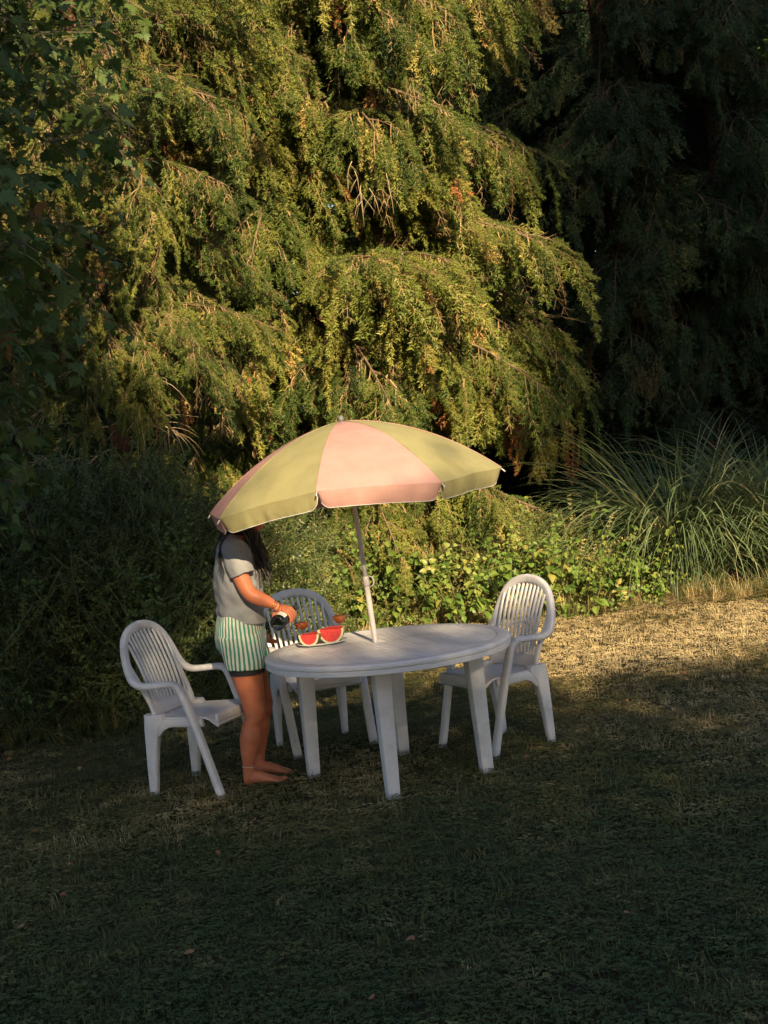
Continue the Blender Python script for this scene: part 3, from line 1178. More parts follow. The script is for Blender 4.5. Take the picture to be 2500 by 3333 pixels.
# bare twig bundles hanging in the big spruce
for i, (x, z, y, L) in enumerate([(-1.55, 3.6, -2.35, .9), (-1.75, 3.3, -2.3, .8), (-1.3, 3.4, -2.4, .8), (.62, 4.4, -2.6, .6), (1.15, 5.5, -2.2, .6), (-.95, 2.6, -2.6, .6)]):
    rg = random.Random(340 + i)
    mb = MB()
    for k in range(5):
        q = limb_path((x + rg.uniform(-.2, .2), y + rg.uniform(-.1, .1), z + rg.uniform(-.2, .2)), rg.random() * 6.28, L * rg.uniform(.4, 1.0), -.9, .7, 7, rg, wig=.4)
        mb.tube(q, [.0042 * (1 - .75 * m / 7) for m in range(8)], 3)
        for z_ in range(5):
            q2 = limb_path(q[rg.randrange(1, 6)], rg.random() * 6.28, L * rg.uniform(.15, .4), -.5, .8, 4, rg, wig=.5)
            mb.tube(q2, [.002, .0018, .0015, .0012, .0008], 3)
    mb.build('dead_branch', TWIG, main_spruce)

# ------------------------------------------------------------------ maple at the left


def build_maple():
    rg = random.Random(77)
    root = empty('maple_tree', (-3.6, 7.2, 0))
    tag(root, 'maple at the left edge with large dark green lobed leaves', 'tree')
    tr = MB()
    tr.tube([(0, 0, -.2), (.05, .0, 1.5), (.0, .1, 3.2), (.1, .1, 5.0), (.15, .2, 7.5)], [.19, .15, .13, .11, .06], 14)
    tr.build('trunk', GREYBARK, root)
    mb = MB()
    ends = []
    # limbs that reach into the picture: (start height, end relative to the root)
    for z0, e in [(3.3, (1.55, -.9, 3.05)), (2.9, (1.45, -1.3, 2.55)), (3.8, (1.6, .4, 3.9)), (4.2, (1.9, .9, 4.6)), (4.6, (1.9, .2, 4.35)), (5.0, (2.0, 1.4, 5.4)),
                  (3.0, (1.5, .5, 2.9)), (5.6, (1.4, .9, 6.0)), (3.6, (1.3, .2, 3.3)), (4.9, (1.2, .2, 5.1)), (2.6, (1.3, -.6, 2.15)), (5.3, (2.1, 1.5, 5.2))]:
        e = Vector(e)
        s = Vector((.05, .05, z0))
        mid = (s + e) / 2 + Vector((0, 0, .25))
        pts = catmull([s, mid, e], 6)
        mb.tube(pts, [.03 * (1 - .85 * k / (len(pts) - 1)) for k in range(len(pts))], 6)
        ends.append(pts)
    mb.build('branches', GREYBARK, root)
    # big leaves, one object each
    shapes = []
    for k in range(5):
        V, F, M = [], [], []
        maple_leaf(V, F, M, (0, 0, 0), (0, 1, 0), (0, 0, 1), .15, 0, bend=.12 + .06 * k)
        stick(V, F, M, (0, -.07, .01), (0, 0, 0), .0012, .001, 0)
        me = bpy.data.meshes.new('leaf')
        me.from_pydata([tuple(v) for v in V], [], F)
        me.materials.append(MAPLELEAF)
        shapes.append(me)
    for i in range(300):
        z = rg.uniform(2.0, 4.6)
        p = Vector((1.0 + rg.random() ** .8 * (.50 + .27 * (z - 2.0)) + .12 * noise.noise(Vector((z * 2, i * .01, 0))), rg.uniform(-1.6, .3), z))
        d = Vector((rg.uniform(-.6, 1), rg.uniform(-1, .5), rg.uniform(-.9, .1)))
        o = link('leaf', shapes[i % 5], root, p, dir_euler(d, rg.uniform(-.6, .6)))
        o.scale = (rg.uniform(.6, 1.1),) * 3
    items = []
    for i in range(420):
        z = rg.uniform(1.9, 5.4)
        p = Vector((.8 + rg.random() * (.6 + .34 * (z - 1.9)), rg.uniform(-1.0, 1.4), z))
        items.append((p, dir_euler((rg.uniform(-.8, 1), rg.uniform(-1, .6), rg.uniform(-.7, .2)), rg.uniform(-.5, .5)), rg.uniform(.7, 1.1), rg.randrange(3), min(1, max(0, rg.gauss(.4, .22)))))
    for i in range(330):
        pts = ends[rg.randrange(len(ends))]
        p = pts[rg.randrange(len(pts) // 4, len(pts))] + Vector((rg.gauss(0, .28), rg.gauss(.1, .3), rg.gauss(0, .25)))
        t = min(1, max(0, rg.gauss(.45, .22)))
        items.append((p, dir_euler((rg.uniform(-.8, 1), rg.uniform(-1, .6), rg.uniform(-.7, .2)), rg.uniform(-.5, .5)), rg.uniform(.7, 1.2), rg.randrange(3), t))
    for i in range(160):
        a = rg.random() * 6.28
        rr = 1.8 * rg.random() ** .5
        p = Vector((math.cos(a) * rr - .3, math.sin(a) * rr, rg.uniform(2.8, 8.2)))
        items.append((p, dir_euler((rg.uniform(-1, 1), rg.uniform(-1, 1), rg.uniform(-.7, .2)), 0), 1.2, rg.randrange(3), rg.gauss(.4, .15)))
    scatter('foliage', MAPLES, items, [MAPLELEAF_I, GREYBARK], root)


build_maple()

# ------------------------------------------------------------------ trees behind the camera that shade the lawn
OCC_Y = -12.0


def shade_tree(label, x, y, h, crown, n, seed, trunk_r=.25, squash=1.0):
    """crown: list of (dx, dy, z, rx, ry, rz) ellipsoids filled with leaf clumps"""
    rg = random.Random(seed)
    root = empty('broadleaf_tree', (x, y, 0))
    tag(root, label, 'tree', 'trees behind the camera')
    tr = MB()
    tr.tube([(0, 0, -.3), (.1, 0, h * .3), (-.1, .1, h * .6), (0, 0, h * .9)], [trunk_r, trunk_r * .75, trunk_r * .5, trunk_r * .15], 12)
    for k in range(7):
        z = h * rg.uniform(.35, .8)
        c = crown[k % len(crown)]
        tr.tube(catmull([(0, 0, z), (c[0] * .5 + rg.uniform(-.5, .5), c[1] * .5, z + .8), (c[0] + rg.uniform(-1, 1), c[1] + rg.uniform(-1, 1), c[2])], 4), trunk_r * .2, 6)
    tr.build('trunk', GREYBARK, root)
    items = []
    vol = [c[3] * c[4] * c[5] for c in crown]
    for c, v in zip(crown, vol):
        for i in range(int(n * v / sum(vol)) if not isinstance(n, list) else n[crown.index(c)]):
            u = Vector((rg.gauss(0, 1), rg.gauss(0, 1), rg.gauss(0, 1))).normalized() * rg.random() ** .38
            items.append(((c[0] + u.x * c[3], c[1] + u.y * c[4], c[2] + u.z * c[5]), (rg.random() * 6, rg.random() * 6, rg.random() * 6), rg.uniform(.8, 1.5), rg.randrange(3), rg.random()))
    scatter('crown', BALLS, items, [CROWNLEAF], root)


shade_tree('tall broadleaf tree behind the camera on the left', .4, OCC_Y, 15, [(.2, 0, 12.1, 4.2, 2.3, 1.15), (-.6, 0, 7.0, 3.7, 2.5, 4.0), (-4.5, 0, 8, 3.5, 2.5, 4.5), (1.1, 0, 10.4, 2.1, 2, 1.7)], [760, 1300, 900, 420], 401)
SPARSE = (0, 0, 8.9, 2.4, 1.2, 1.25)
for i, (x, zt, lab) in enumerate([(3.3, 9.5, 'low broadleaf tree behind the camera, close to the tall one'), (5.9, 8.5, 'low broadleaf tree behind the camera'), (8.4, 8.5, 'low broadleaf tree behind the camera, right of the tall one'), (10.9, 8.5, 'low broadleaf tree far right behind the camera')]):
    shade_tree(lab, x, OCC_Y, 10, [(0, 0, zt - 3.8, 2.4, 1.6, 3.8), (0, 0, 9.15, 2.2, 1.2, 1.2) if i == 1 else SPARSE], [900, 100 if i == 1 else 88], 402 + i)
shade_tree('tall broadleaf tree far right behind the camera', 15.2, OCC_Y, 24, [(0, 0, 18.6, 6.8, 2.5, 6.2), (1.5, 0, 7, 4.0, 2.2, 4.5), (-4.3, 0, 14.6, 2.7, 2, 1.6)], [2500, 900, 330], 407)

# ------------------------------------------------------------------ hedge and undergrowth


def mound_items(rg, n, xr, height, depth, templates, tint, scale, tint_sd=.15, up=.5, zmin=.0, back=0.0):
    """leaf sprigs over the face and top of the planting that borders the lawn"""
    items = []
    for i in range(n):
        x = rg.uniform(*xr)
        f = rg.random()
        hf = hedge_front(x) + back
        h = height(x)
        # quarter-ellipse face: f=0 at the ground, f=1 far back on top
        a = f ** .8 * math.pi / 2
        y = hf + depth * (1 - math.cos(a)) + rg.uniform(-.05, .28) + .40 * noise.noise(Vector((x * 1.9, f * 4, 2)))
        z = max(zmin, h * math.sin(a) * (1 + .35 * noise.noise(Vector((x * 1.8, f * 3, 9)))) + rg.uniform(-.25, .06))
        nrm = Vector((0, -math.cos(a), math.sin(a)))
        d = nrm * rg.uniform(.2, 1) + Vector((rg.uniform(-.9, .9), rg.uniform(-.5, .2), rg.uniform(-.3, up)))
        items.append(((x, y, z), dir_euler(d, rg.uniform(-3, 3)), scale * rg.uniform(.7, 1.35), rg.randrange(templates), min(1, max(0, rg.gauss(tint, tint_sd)))))
    return items


rg = random.Random(500)
hedge = empty('hedge', (-2.6, 9.6, 0))
tag(hedge, 'dark overgrown small-leaved hedge along the left of the lawn', 'hedge')
hl = lerp_table([(-5.5, 1.75), (-3, 1.6), (-2.2, 1.5), (-1.6, 1.35), (-1.1, 1.05), (-.6, .9)])
it = mound_items(rg, 1050, (-5.2, -.75), hl, 1.3, 6, .10, 1.0)  # low tint darkens the leaves, painting in the hedge's shade
it = [((p[0] + 2.6, p[1] - 9.6, p[2]), r, s, k, t) for p, r, s, k, t in it]
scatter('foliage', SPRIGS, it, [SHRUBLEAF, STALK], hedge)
mb = MB()
for i in range(70):
    x = rg.uniform(-4.8, -.9)
    y = hedge_front(x) + rg.uniform(.2, .9)
    q = limb_path((x + 2.6, y - 9.6, 0), rg.uniform(-2.6, -.5), rg.uniform(.9, 1.6), 1.5, .9, 7, rg, wig=.25)
    mb.tube(q, [.008 * (1 - .7 * m / 7) for m in range(8)], 4)
mb.build('stems', STALK, hedge)

under = empty('undergrowth_shrub', (.4, 13.2, 0))
tag(under, 'sunlit small-leaved shrub thicket below the big spruce', 'shrub')
hu = lerp_table([(-1.3, .9), (-.3, .72), (.5, .66), (1.2, .6), (1.9, .5), (2.6, .3), (3.5, .2)])
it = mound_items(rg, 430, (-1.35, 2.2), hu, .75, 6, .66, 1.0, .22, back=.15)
it = [((p[0] - .4, p[1] - 13.2, p[2]), r, s, k, t) for p, r, s, k, t in it]
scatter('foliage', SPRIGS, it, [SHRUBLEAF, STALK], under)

# broad-leaved weeds, individual plants with one object per leaf
leaf_meshes = []
for k in range(4):
    V, F, M = [], [], []
    broad_leaf(V, F, M, (0, .015, 0), (0, 1, 0), (0, -.15 * k, 1), 1.0, 0)
    stick(V, F, M, (0, -.12, -.02), (0, .02, 0), .02, .018, 0)
    me = bpy.data.meshes.new('leaf')
    me.from_pydata([tuple(v) for v in V], [], F)
    me.materials.append(BROADLEAF)
    leaf_meshes.append(me)


def weed_plant(x, y, h, nl, size, seed, label, lean=0.0):
    rg = random.Random(seed)
    root = empty('leafy_weed', (x, y, 0))
    tag(root, label, 'plant', 'broad-leaved weeds at the lawn edge')
    mb = MB()
    stems = []
    for s in range(max(1, nl // 10)):
        q = limb_path((rg.uniform(-.06, .06), rg.uniform(-.05, .05), 0), rg.uniform(-2.9, -.2), h * rg.uniform(.8, 1.1), 1.45, rg.uniform(.2, .9), 8, rg, wig=.3)
        mb.tube(q, [.005 * (1 - .6 * m / 8) for m in range(9)], 5)
        stems.append(q)
    mb.build('stem', STALK, root)
    for i in range(nl):
        q = stems[i % len(stems)]
        f = rg.uniform(.2, 1) * 7.99
        p = q[int(f)].lerp(q[int(f) + 1], f % 1)
        a = rg.uniform(-2.9, -.2)
        d = Vector((math.cos(a), math.sin(a), rg.uniform(-.9, .2)))
        o = link('leaf', leaf_meshes[i % 4], root, p + d * .03, dir_euler(d, rg.uniform(-.5, .5)))
        o.scale = (size * rg.uniform(.6, 1.2),) * 3


ORD = ['first', 'second', 'third', 'fourth', 'fifth', 'sixth', 'seventh', 'eighth', 'ninth', 'tenth']
spots = [(-.75, 12.6, .8, 22, .085, 'weed'), (-.35, 12.75, .55, 20, .08, ''), (.05, 12.7, .95, 24, .09, ''), (.35, 12.6, .6, 22, .085, ''), (.62, 12.6, .8, 26, .095, ''),
         (.85, 12.5, .55, 22, .10, ''), (1.1, 12.55, .75, 24, .10, ''), (1.35, 12.5, .9, 26, .10, ''), (1.62, 12.55, .75, 22, .09, ''), (1.9, 12.4, .6, 20, .085, ''),
         (2.05, 12.6, 1.35, 22, .075, ''), (2.45, 12.5, .9, 20, .08, ''), (-1.3, 10.6, .6, 14, .08, ''), (-1.7, 9.3, .5, 12, .08, '')]
for i, (x, y, h, nl, sz, _) in enumerate(spots):
    lab = '%s broad-leaved weed from the left in the sunlit undergrowth behind the table' % ORD[i % 10]
    if i == 10:
        lab = 'tall thin weed with small leaves standing before the ornamental grass'
    if i == 11:
        lab = 'leafy weed at the foot of the ornamental grass'
    if i >= 12:
        lab = 'broad-leaved weed in the shaded hedge foot, %s' % ('near the person' if i == 12 else 'near the left chair')
    weed_plant(x, y, h, nl, sz, 520 + i, lab)

weeds = []
for i in range(760):
    x = rg.uniform(-1.0, 2.7)
    y = hedge_front(x) + rg.uniform(-.1, .5)
    z = max(0, rg.uniform(-.25, .95) * hu(x))
    weeds.append(((x, y, z), dir_euler((rg.uniform(-.7, .7), rg.uniform(-.9, .1), rg.uniform(0, 1.1)), rg.uniform(-3, 3)), rg.uniform(.55, 1.35), rg.randrange(3), min(1, max(0, rg.gauss(.55, .28)))))
for i in range(160):
    x = rg.uniform(-4.4, -1.2)
    y = hedge_front(x) + rg.uniform(-.1, .8)
    weeds.append(((x, y, rg.uniform(0, 1.2)), dir_euler((rg.uniform(-.7, .7), rg.uniform(-.9, .1), rg.uniform(0, 1.1)), rg.uniform(-3, 3)), rg.uniform(.6, 1.1), rg.randrange(3), rg.gauss(.2, .15)))
o = scatter('ground_cover', WEEDS, weeds, [BROADLEAF_I, STALK])
tag(o, 'mass of broad green weed leaves along the lawn edge', kind='stuff')

# ivy on the red trunk
it = []
for i in range(190):
    a = rg.uniform(-3.0, -.1)
    z = rg.uniform(.9, 2.1)
    it.append(((math.cos(a) * .15, math.sin(a) * .15, z), dir_euler((math.cos(a), math.sin(a), rg.uniform(-.8, .2)), rg.uniform(-3, 3)), rg.uniform(.25, .5), rg.randrange(3), rg.gauss(.25, .2)))
ivy = empty('ivy_plant', (-2.28, 11.6, 0))
tag(ivy, 'ivy climbing the lower part of the bare reddish trunk', 'ivy')
scatter('foliage', WEEDS, it, [BROADLEAF_I, STALK], ivy)

# tall dry and green grass at the lawn edge
tall = [grass_tuft(61, 26, .05, .12, .34, .005), grass_tuft(62, 20, .04, .15, .45, .0045)]
it = []
for i in range(520):
    x = rg.uniform(-1.2, 4.6)
    y = hedge_front(x) + rg.gauss(.02, .12)
    dry = rg.random() < .35
    it.append(((x, y, 0), (rg.uniform(-.25, .25), rg.uniform(-.25, .25), rg.random() * 6.28), rg.uniform(.45, 1.0), rg.randrange(2), rg.uniform(.65, 1) if dry else rg.uniform(.2, .45)))
for i in range(130):
    x = rg.uniform(-4.6, -1.2)
    it.append(((x, hedge_front(x) + rg.gauss(.0, .1), 0), (rg.uniform(-.25, .25), rg.uniform(-.25, .25), rg.random() * 6.28), rg.uniform(.4, .9), rg.randrange(2), rg.uniform(.1, .7)))
o = scatter('edge_grass', tall, it, [GRASSBLADE])
tag(o, 'taller uncut grass along the edge of the planting', kind='stuff')


# ------------------------------------------------------------------ ornamental grass clumps


def blade_geom(L, arch, width, rg, V, F, M, base, az, tilt):
    """An arching strap leaf built as a folded strip."""
    p = Vector(base)
    sl = math.pi / 2 - tilt
    n = 9
    side = Vector((-math.sin(az), math.cos(az), 0))
    o = len(V)
    for i in range(n + 1):
        f = i / n
        w = width * (1 - f ** 2.5) * (.6 + .4 * min(1, f * 5)) + .0006
        up = Vector((-math.cos(az) * math.sin(sl), -math.sin(az) * math.sin(sl), math.cos(sl)))
        V += [p - side * w / 2 + up * w * .2, p.copy(), p + side * w / 2 + up * w * .2]
        sl -= arch / n * (.35 + 1.3 * f)
        p = p + Vector((math.cos(az) * math.cos(sl), math.sin(az) * math.cos(sl), math.sin(sl))) * L / n
    for i in range(n):
        a = o + i * 3
        F += [(a, a + 1, a + 4, a + 3), (a + 1, a + 2, a + 5, a + 4)]
        M += [0, 0]


def grass_clump(x, y, label, seed, nparts, nmass, Lr, rad):
    rg = random.Random(seed)
    root = empty('ornamental_grass', (x, y, 0))
    tag(root, label, 'ornamental grass', 'tall ornamental grass clumps')
    meshes = []
    for k in range(14):
        V, F, M = [], [], []
        blade_geom(rg.uniform(.85, 1.1), rg.uniform(.9, 2.6), rg.uniform(.014, .023), rg, V, F, M, (0, 0, 0), math.pi / 2, rg.uniform(.03, .32))
        me = bpy.data.meshes.new('blade')
        me.from_pydata([tuple(v) for v in V], [], F)
        me.materials.append(PAMPAS)
        meshes.append(me)
    for i in range(nparts):
        a = rg.uniform(0, 6.283)
        r = rad * rg.random() ** .5
        o = link('blade', meshes[i % 14], root, (r * math.cos(a), r * math.sin(a), 0), (rg.uniform(-.1, .1), rg.uniform(-.1, .1), a - math.pi / 2 + rg.uniform(-.7, .7)))
        s = rg.uniform(*Lr)
        o.scale = (rg.uniform(.9, 1.5), s, s)
    tm = []
    for k in range(4):
        V, F, M = [], [], []
        for j in range(6):
            a = rg.gauss(math.pi / 2, .45)
            blade_geom(rg.uniform(.7, 1.1), rg.uniform(.9, 2.7), rg.uniform(.009, .015), rg, V, F, M, (rg.uniform(-.03, .03), rg.uniform(-.03, .03), 0), a, rg.uniform(.05, .45))
        tm.append((V, F, M))
    it = []
    for i in range(nmass):
        a = rg.uniform(0, 6.283)
        r = rad * rg.random() ** .5
        it.append(((r * math.cos(a), r * math.sin(a), 0), (rg.uniform(-.1, .1), rg.uniform(-.1, .1), a - math.pi / 2 + rg.uniform(-.7, .7)), rg.uniform(Lr[0] * .7, Lr[1] * .95), rg.randrange(4), min(1, max(0, rg.gauss(.34, .22)))))
    scatter('blades_mass', tm, it, [PAMPAS_I], root)


grass_clump(3.08, 13.5, 'big clump of tall arching ornamental grass lit at its foot, behind the right chair', 600, 300, 230, (1.3, 2.4), .34)
grass_clump(4.05, 13.4, 'second clump of tall ornamental grass cut by the right edge, in shade', 601, 260, 180, (1.4, 2.5), .34)

# straw lying at the foot of the clumps
stm = []
for k in range(3):
    V, F, M = [], [], []
    for j in range(9):
        blade_geom(rg.uniform(.3, .7), rg.uniform(-.4, .5), .007, rg, V, F, M, (rg.uniform(-.3, .3), rg.uniform(-.12, .12), .02), rg.uniform(0, 6.28), 1.42)
    stm.append((V, F, M))
it = [((rg.uniform(1.9, 4.6), 12.55 + rg.gauss(0, .2), .01), (0, 0, rg.random() * 6), rg.uniform(.6, 1.1), rg.randrange(3), rg.random()) for i in range(70)]
o = scatter('dry_straw', stm, it, [STRAW])
tag(o, 'loose dry straw lying at the foot of the ornamental grass', kind='stuff')

#@@OBJECTS@@
# ------------------------------------------------------------------ table
TABLE = Vector((-.058, 7.05, 0))
TOP_Z = .72
TR = .675
GROOVE = R(17.5)
LEGS = [(-.547, 7.20), (-.106, 6.575), (.405, 6.90), (-.036, 7.525)]


def build_table():
    root = empty('garden_table', TABLE)
    tag(root, 'round white plastic garden table with grooved top', 'table')
    # rim and underside
    mb = MB()
    ri = TR - .075
    prof = [(.03, TOP_Z - .012), (ri - .004, TOP_Z - .012), (ri, TOP_Z - .001), (ri + .006, TOP_Z + .0005), (TR - .016, TOP_Z - .001), (TR - .006, TOP_Z - .004), (TR, TOP_Z - .011), (TR, TOP_Z - .024), (TR - .006, TOP_Z - .029), (TR - .007, TOP_Z - .033), (TR - .003, TOP_Z - .035), (TR - .003, TOP_Z - .056), (TR - .010, TOP_Z - .059), (TR - .016, TOP_Z - .03), (.03, TOP_Z - .026)]
    n = 96
    rs = [[Vector((r * math.cos(2 * math.pi * k / n), r * math.sin(2 * math.pi * k / n), z)) for k in range(n)] for r, z in prof]
    vs = [p for r in rs for p in r]
    fs = []
    m = len(prof)
    for i in range(m):
        for j in range(n):
            k = (j + 1) % n
            a, b = i, (i + 1) % m
            fs.append((a * n + j, a * n + k, b * n + k, b * n + j))
    mb.add(vs, [tuple(reversed(f)) for f in fs])
    top = mb.build('tabletop', PLASTIC, root, autosmooth=40)
    # moulded slats between the grooves, one piece each
    pitch, gap = .052, .0085
    k = int(ri / pitch) + 1
    ca, sa = math.cos(GROOVE), math.sin(GROOVE)
    for i in range(-k, k + 1):
        v0, v1 = i * pitch - pitch / 2 + gap / 2, i * pitch + pitch / 2 - gap / 2
        rr = ri - .004
        v0, v1 = max(v0, -rr * .985), min(v1, rr * .985)
        if v1 - v0 < .008:
            continue
        pts = []
        ns = 7
        vv = [v0 + (v1 - v0) * q / ns for q in range(ns + 1)]
        right = [(math.sqrt(rr * rr - v * v), v) for v in vv]
        left = [(-math.sqrt(rr * rr - v * v), v) for v in reversed(vv)]
        ring = right + left
        b = MB()
        e = .0022
        cy = (v0 + v1) / 2
        lo = [(u, v, TOP_Z - .0115) for u, v in ring]
        mid = [(u, v, TOP_Z - .0025) for u, v in ring]
        hi = [(u - e * (1 if u > 0 else -1), v + (e if v < cy else -e) if abs(v - cy) > .003 else v, TOP_Z - .0003) for u, v in ring]
        b.rings([[Vector((u * ca - v * sa, u * sa + v * ca, z)) for u, v, z in r] for r in (lo, mid, hi)], cap0=False)
        b.build('slat', PLASTIC, root, smooth=False)
    # legs
    ang = R(21)
    for lx, ly in LEGS:
        b = MB()
        o = Vector((lx, ly, 0)) - TABLE
        inn = Vector((-o.x, -o.y, 0)).normalized()
        rs = []
        for z, w, sh in ((-.01, .066, .0), (.2, .074, .004), (.45, .083, .010), (TOP_Z - .034, .092, .016)):
            c = o + inn * sh + Vector((0, 0, z))
            rs.append([c + Vector((x * math.cos(ang) - y * math.sin(ang), x * math.sin(ang) + y * math.cos(ang), 0)) for x, y in rrect(w, w * .86, .008, 2)])
        b.rings(rs)
        b.build('leg', PLASTIC, root, autosmooth=30)
    # under-frame beams
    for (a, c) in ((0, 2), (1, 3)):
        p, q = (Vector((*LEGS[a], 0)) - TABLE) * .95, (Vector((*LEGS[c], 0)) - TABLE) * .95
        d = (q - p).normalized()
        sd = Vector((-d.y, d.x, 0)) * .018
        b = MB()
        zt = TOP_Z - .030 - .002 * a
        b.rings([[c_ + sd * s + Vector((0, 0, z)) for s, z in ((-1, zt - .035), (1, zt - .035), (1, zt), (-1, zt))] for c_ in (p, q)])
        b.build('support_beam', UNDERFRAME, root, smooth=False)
    # hole collar
    b = MB()
    b.lathe([(.019, TOP_Z - .01), (.019, TOP_Z + .002), (.027, TOP_Z + .002), (.027, TOP_Z - .002)], 20, centre=(-.035, .115, 0))
    b.build('pole_collar', PLASTIC, root)


build_table()

# ------------------------------------------------------------------ chairs


def chair_hoop_side(s):
    """Path of one side of the moulded hoop, from the front foot over the arm up to the top of the back."""
    foot = [(.246, .222, -.01), (.250, .175, .16), (.255, .125, .34), (.260, .075, .50), (.263, .048, .575)]
    bend = [(.264, .030, .607), (.266, -.005, .624)]
    arm = [(.268, -.08, .622), (.268, -.16, .617), (.266, -.215, .622), (.260, -.258, .648)]
    back = [(.249, -.287, .70), (.235, -.306, .755), (.214, -.323, .81), (.180, -.338, .86), (.128, -.348, .897), (.066, -.353, .918), (0, -.355, .925)]
    f = lambda l: [Vector((x * s, y, z)) for x, y, z in l]
    return f(foot), f(bend), f(arm), f(back)


def back_y(x, z):
    """depth of the back panel"""
    t = max(0, (z - .44) / .48)
    return -.195 - .165 * t + .02 * math.sin(math.pi * t) + .5 * x * x * (1 - .35 * t)


def build_chair():
    root = empty('garden_chair')
    prof = rrect(.054, .036, .015, 3)
    for s in (1, -1):
        foot, bend, arm, back = chair_hoop_side(s)
        full = catmull(foot + bend + arm + back, 4)
        nf = (len(foot) + len(bend) - 1) * 4 - 2
        na = nf + len(arm) * 4 + 2
        X = Vector((s, 0, 0))

        def wdir(i):
            p = full[i]
            if i < na - 6:
                return X
            f = min(1, (i - (na - 6)) / 14)
            radial = Vector((p.x, 0, p.z - .66))
            radial = radial.normalized() if radial.length > 1e-4 else Vector((0, 0, 1))
            return X * (1 - f) + radial * f
        W = [wdir(i) for i in range(len(full))]
        for nm, a, b in (('leg', 0, nf), ('armrest', nf, na), ('back_hoop', na, len(full) - 1)):
            mb = MB()
            mb.sweep(full[a:b + 1], W[a:b + 1], prof)
            mb.build(nm, PLASTIC, root, autosmooth=60)
        # rear leg: tapered, angled plate
        mb = MB()
        rs = []
        for z, xo, yo, wx, wy in ((-.01, .222, -.222, .034, .048), (.12, .221, -.214, .040, .058), (.26, .218, -.203, .046, .072), (.37, .214, -.190, .052, .092), (.425, .210, -.168, .056, .125), (.452, .208, -.178, .056, .11)):
            rs.append([Vector((s * xo + a, yo + b, z)) for a, b in rrect(wx, wy, .009, 2)])
        mb.rings(rs)
        mb.build('leg', PLASTIC, root, autosmooth=50)
        # outer stile of the back
        mb = MB()
        pts = [Vector((s * (.200 + .034 * t ** 1.6), back_y(.20, .44 + .32 * t) * (1 - t ** 2) - .305 * t ** 2, .44 + .32 * t)) for t in np.linspace(0, 1, 8)]
        mb.sweep(pts, [X] * 8, rrect(.034, .020, .006, 2))
        mb.build('stile', PLASTIC, root, autosmooth=50)
        # side apron below the seat
        mb = MB()
        rs = []
        for t in np.linspace(0, 1, 9):
            y = -.15 + .29 * t
            h = .045 + .055 * max(0, 1 - t * 3.2) ** 2
            rs.append([Vector((s * .222 + a, y, .425 - h / 2 + b)) for a, b in rrect(.022, h, .006, 2)])
        mb.rings(rs)
        mb.build('apron', PLASTIC, root, autosmooth=50)
    # seat
    nx, ny = 18, 18
    vs = []
    for lay in (0, 1):
        for j in range(ny + 1):
            for i in range(nx + 1):
                u, v = i / nx * 2 - 1, j / ny
                y = -.205 + .435 * v
                hw = .215 + .02 * v
                if v > .82:
                    hw -= .03 * ((v - .82) / .18) ** 2
                x = u * hw
                z = .430 - .018 * (1 - u * u) * math.sin(math.pi * min(1, v * 1.1)) + .010 * v
                if v > .78:
                    z -= .055 * ((v - .78) / .22) ** 2.2
                z += .0018 * math.sin(u * 34) * (1 if .15 < v < .8 else 0)
                vs.append((x, y - (.012 if lay and v > .9 else 0), z - (.012 if lay else 0)))
    fs = []
    w = nx + 1
    off = w * (ny + 1)
    for j in range(ny):
        for i in range(nx):
            a = j * w + i
            fs.append((a, a + 1, a + w + 1, a + w))
            fs.append((off + a + w, off + a + w + 1, off + a + 1, off + a))
    for j in range(ny):
        a = j * w
        fs.append((a + w, off + a + w, off + a, a))
        b = j * w + nx
        fs.append((b, off + b, off + b + w, b + w))
    for i in range(nx):
        fs.append((i, off + i, off + i + 1, i + 1))
        a = ny * w + i
        fs.append((a + 1, off + a + 1, off + a, a))
    mesh_obj('seat', vs, fs, PLASTIC, root, smooth=True).data.set_sharp_from_angle(angle=R(50))
    # front lip
    mb = MB()
    mb.sweep([Vector((x, .222 - .25 * x * x, .418)) for x in np.linspace(-.20, .20, 9)], [Vector((0, 0, 1))] * 9, rrect(.05, .020, .008, 2))
    mb.build('front_lip', PLASTIC, root, autosmooth=50)
    # back: lower band and slats up to the hoop
    mb = MB()
    pts = [Vector((x, back_y(x, .465), .468)) for x in np.linspace(-.19, .19, 11)]
    mb.sweep(pts, [Vector((0, -.3, 1))] * 11, rrect(.075, .011, .004, 2))
    mb.build('lower_back_band', PLASTIC, root, autosmooth=50)
    hoop = [(0, .908), (.066, .901), (.118, .880), (.160, .850), (.186, .815), (.205, .755), (.215, .70)]
    for i in range(-5, 6):
        x = i * .0335
        ax = abs(x)
        zt = hoop[-1][1]
        for (a, b), (c, d) in zip(hoop, hoop[1:]):
            if a <= ax <= c:
                zt = b + (d - b) * (ax - a) / (c - a)
        pts = [Vector((x * (1 + .10 * t), back_y(x, .50 + (zt - .50) * t), .50 + (zt - .50) * t)) for t in np.linspace(0, 1, 9)]
        mb = MB()
        mb.sweep(pts, [Vector((1, 0, 0))] * 9, rrect(.0185, .013, .005, 2))
        mb.build('slat', PLASTIC, root, autosmooth=50)
    return root


chair0 = build_chair()
kids = list(chair0.children)
CH = [(-1.14, 7.245, -23, 'white plastic armchair on the left, behind the standing person'),
      (.52, 7.50, 214, 'white plastic armchair on the right, beside the sunlit lawn'),
      (-.52, 7.985, -68, 'white plastic armchair on the far side of the table')]
for i, (x, y, a, lab) in enumerate(CH):
    if i == 0:
        c = chair0
    else:
        c = chair0.copy()
        COL.objects.link(c)
        for k in kids:
            kc = k.copy()
            COL.objects.link(kc)
            kc.parent = c
    c.location = (x, y, 0)
    c.rotation_euler = (0, 0, R(a - 90))
    tag(c, lab, 'chair', 'white plastic chairs round the table')

# ------------------------------------------------------------------ parasol


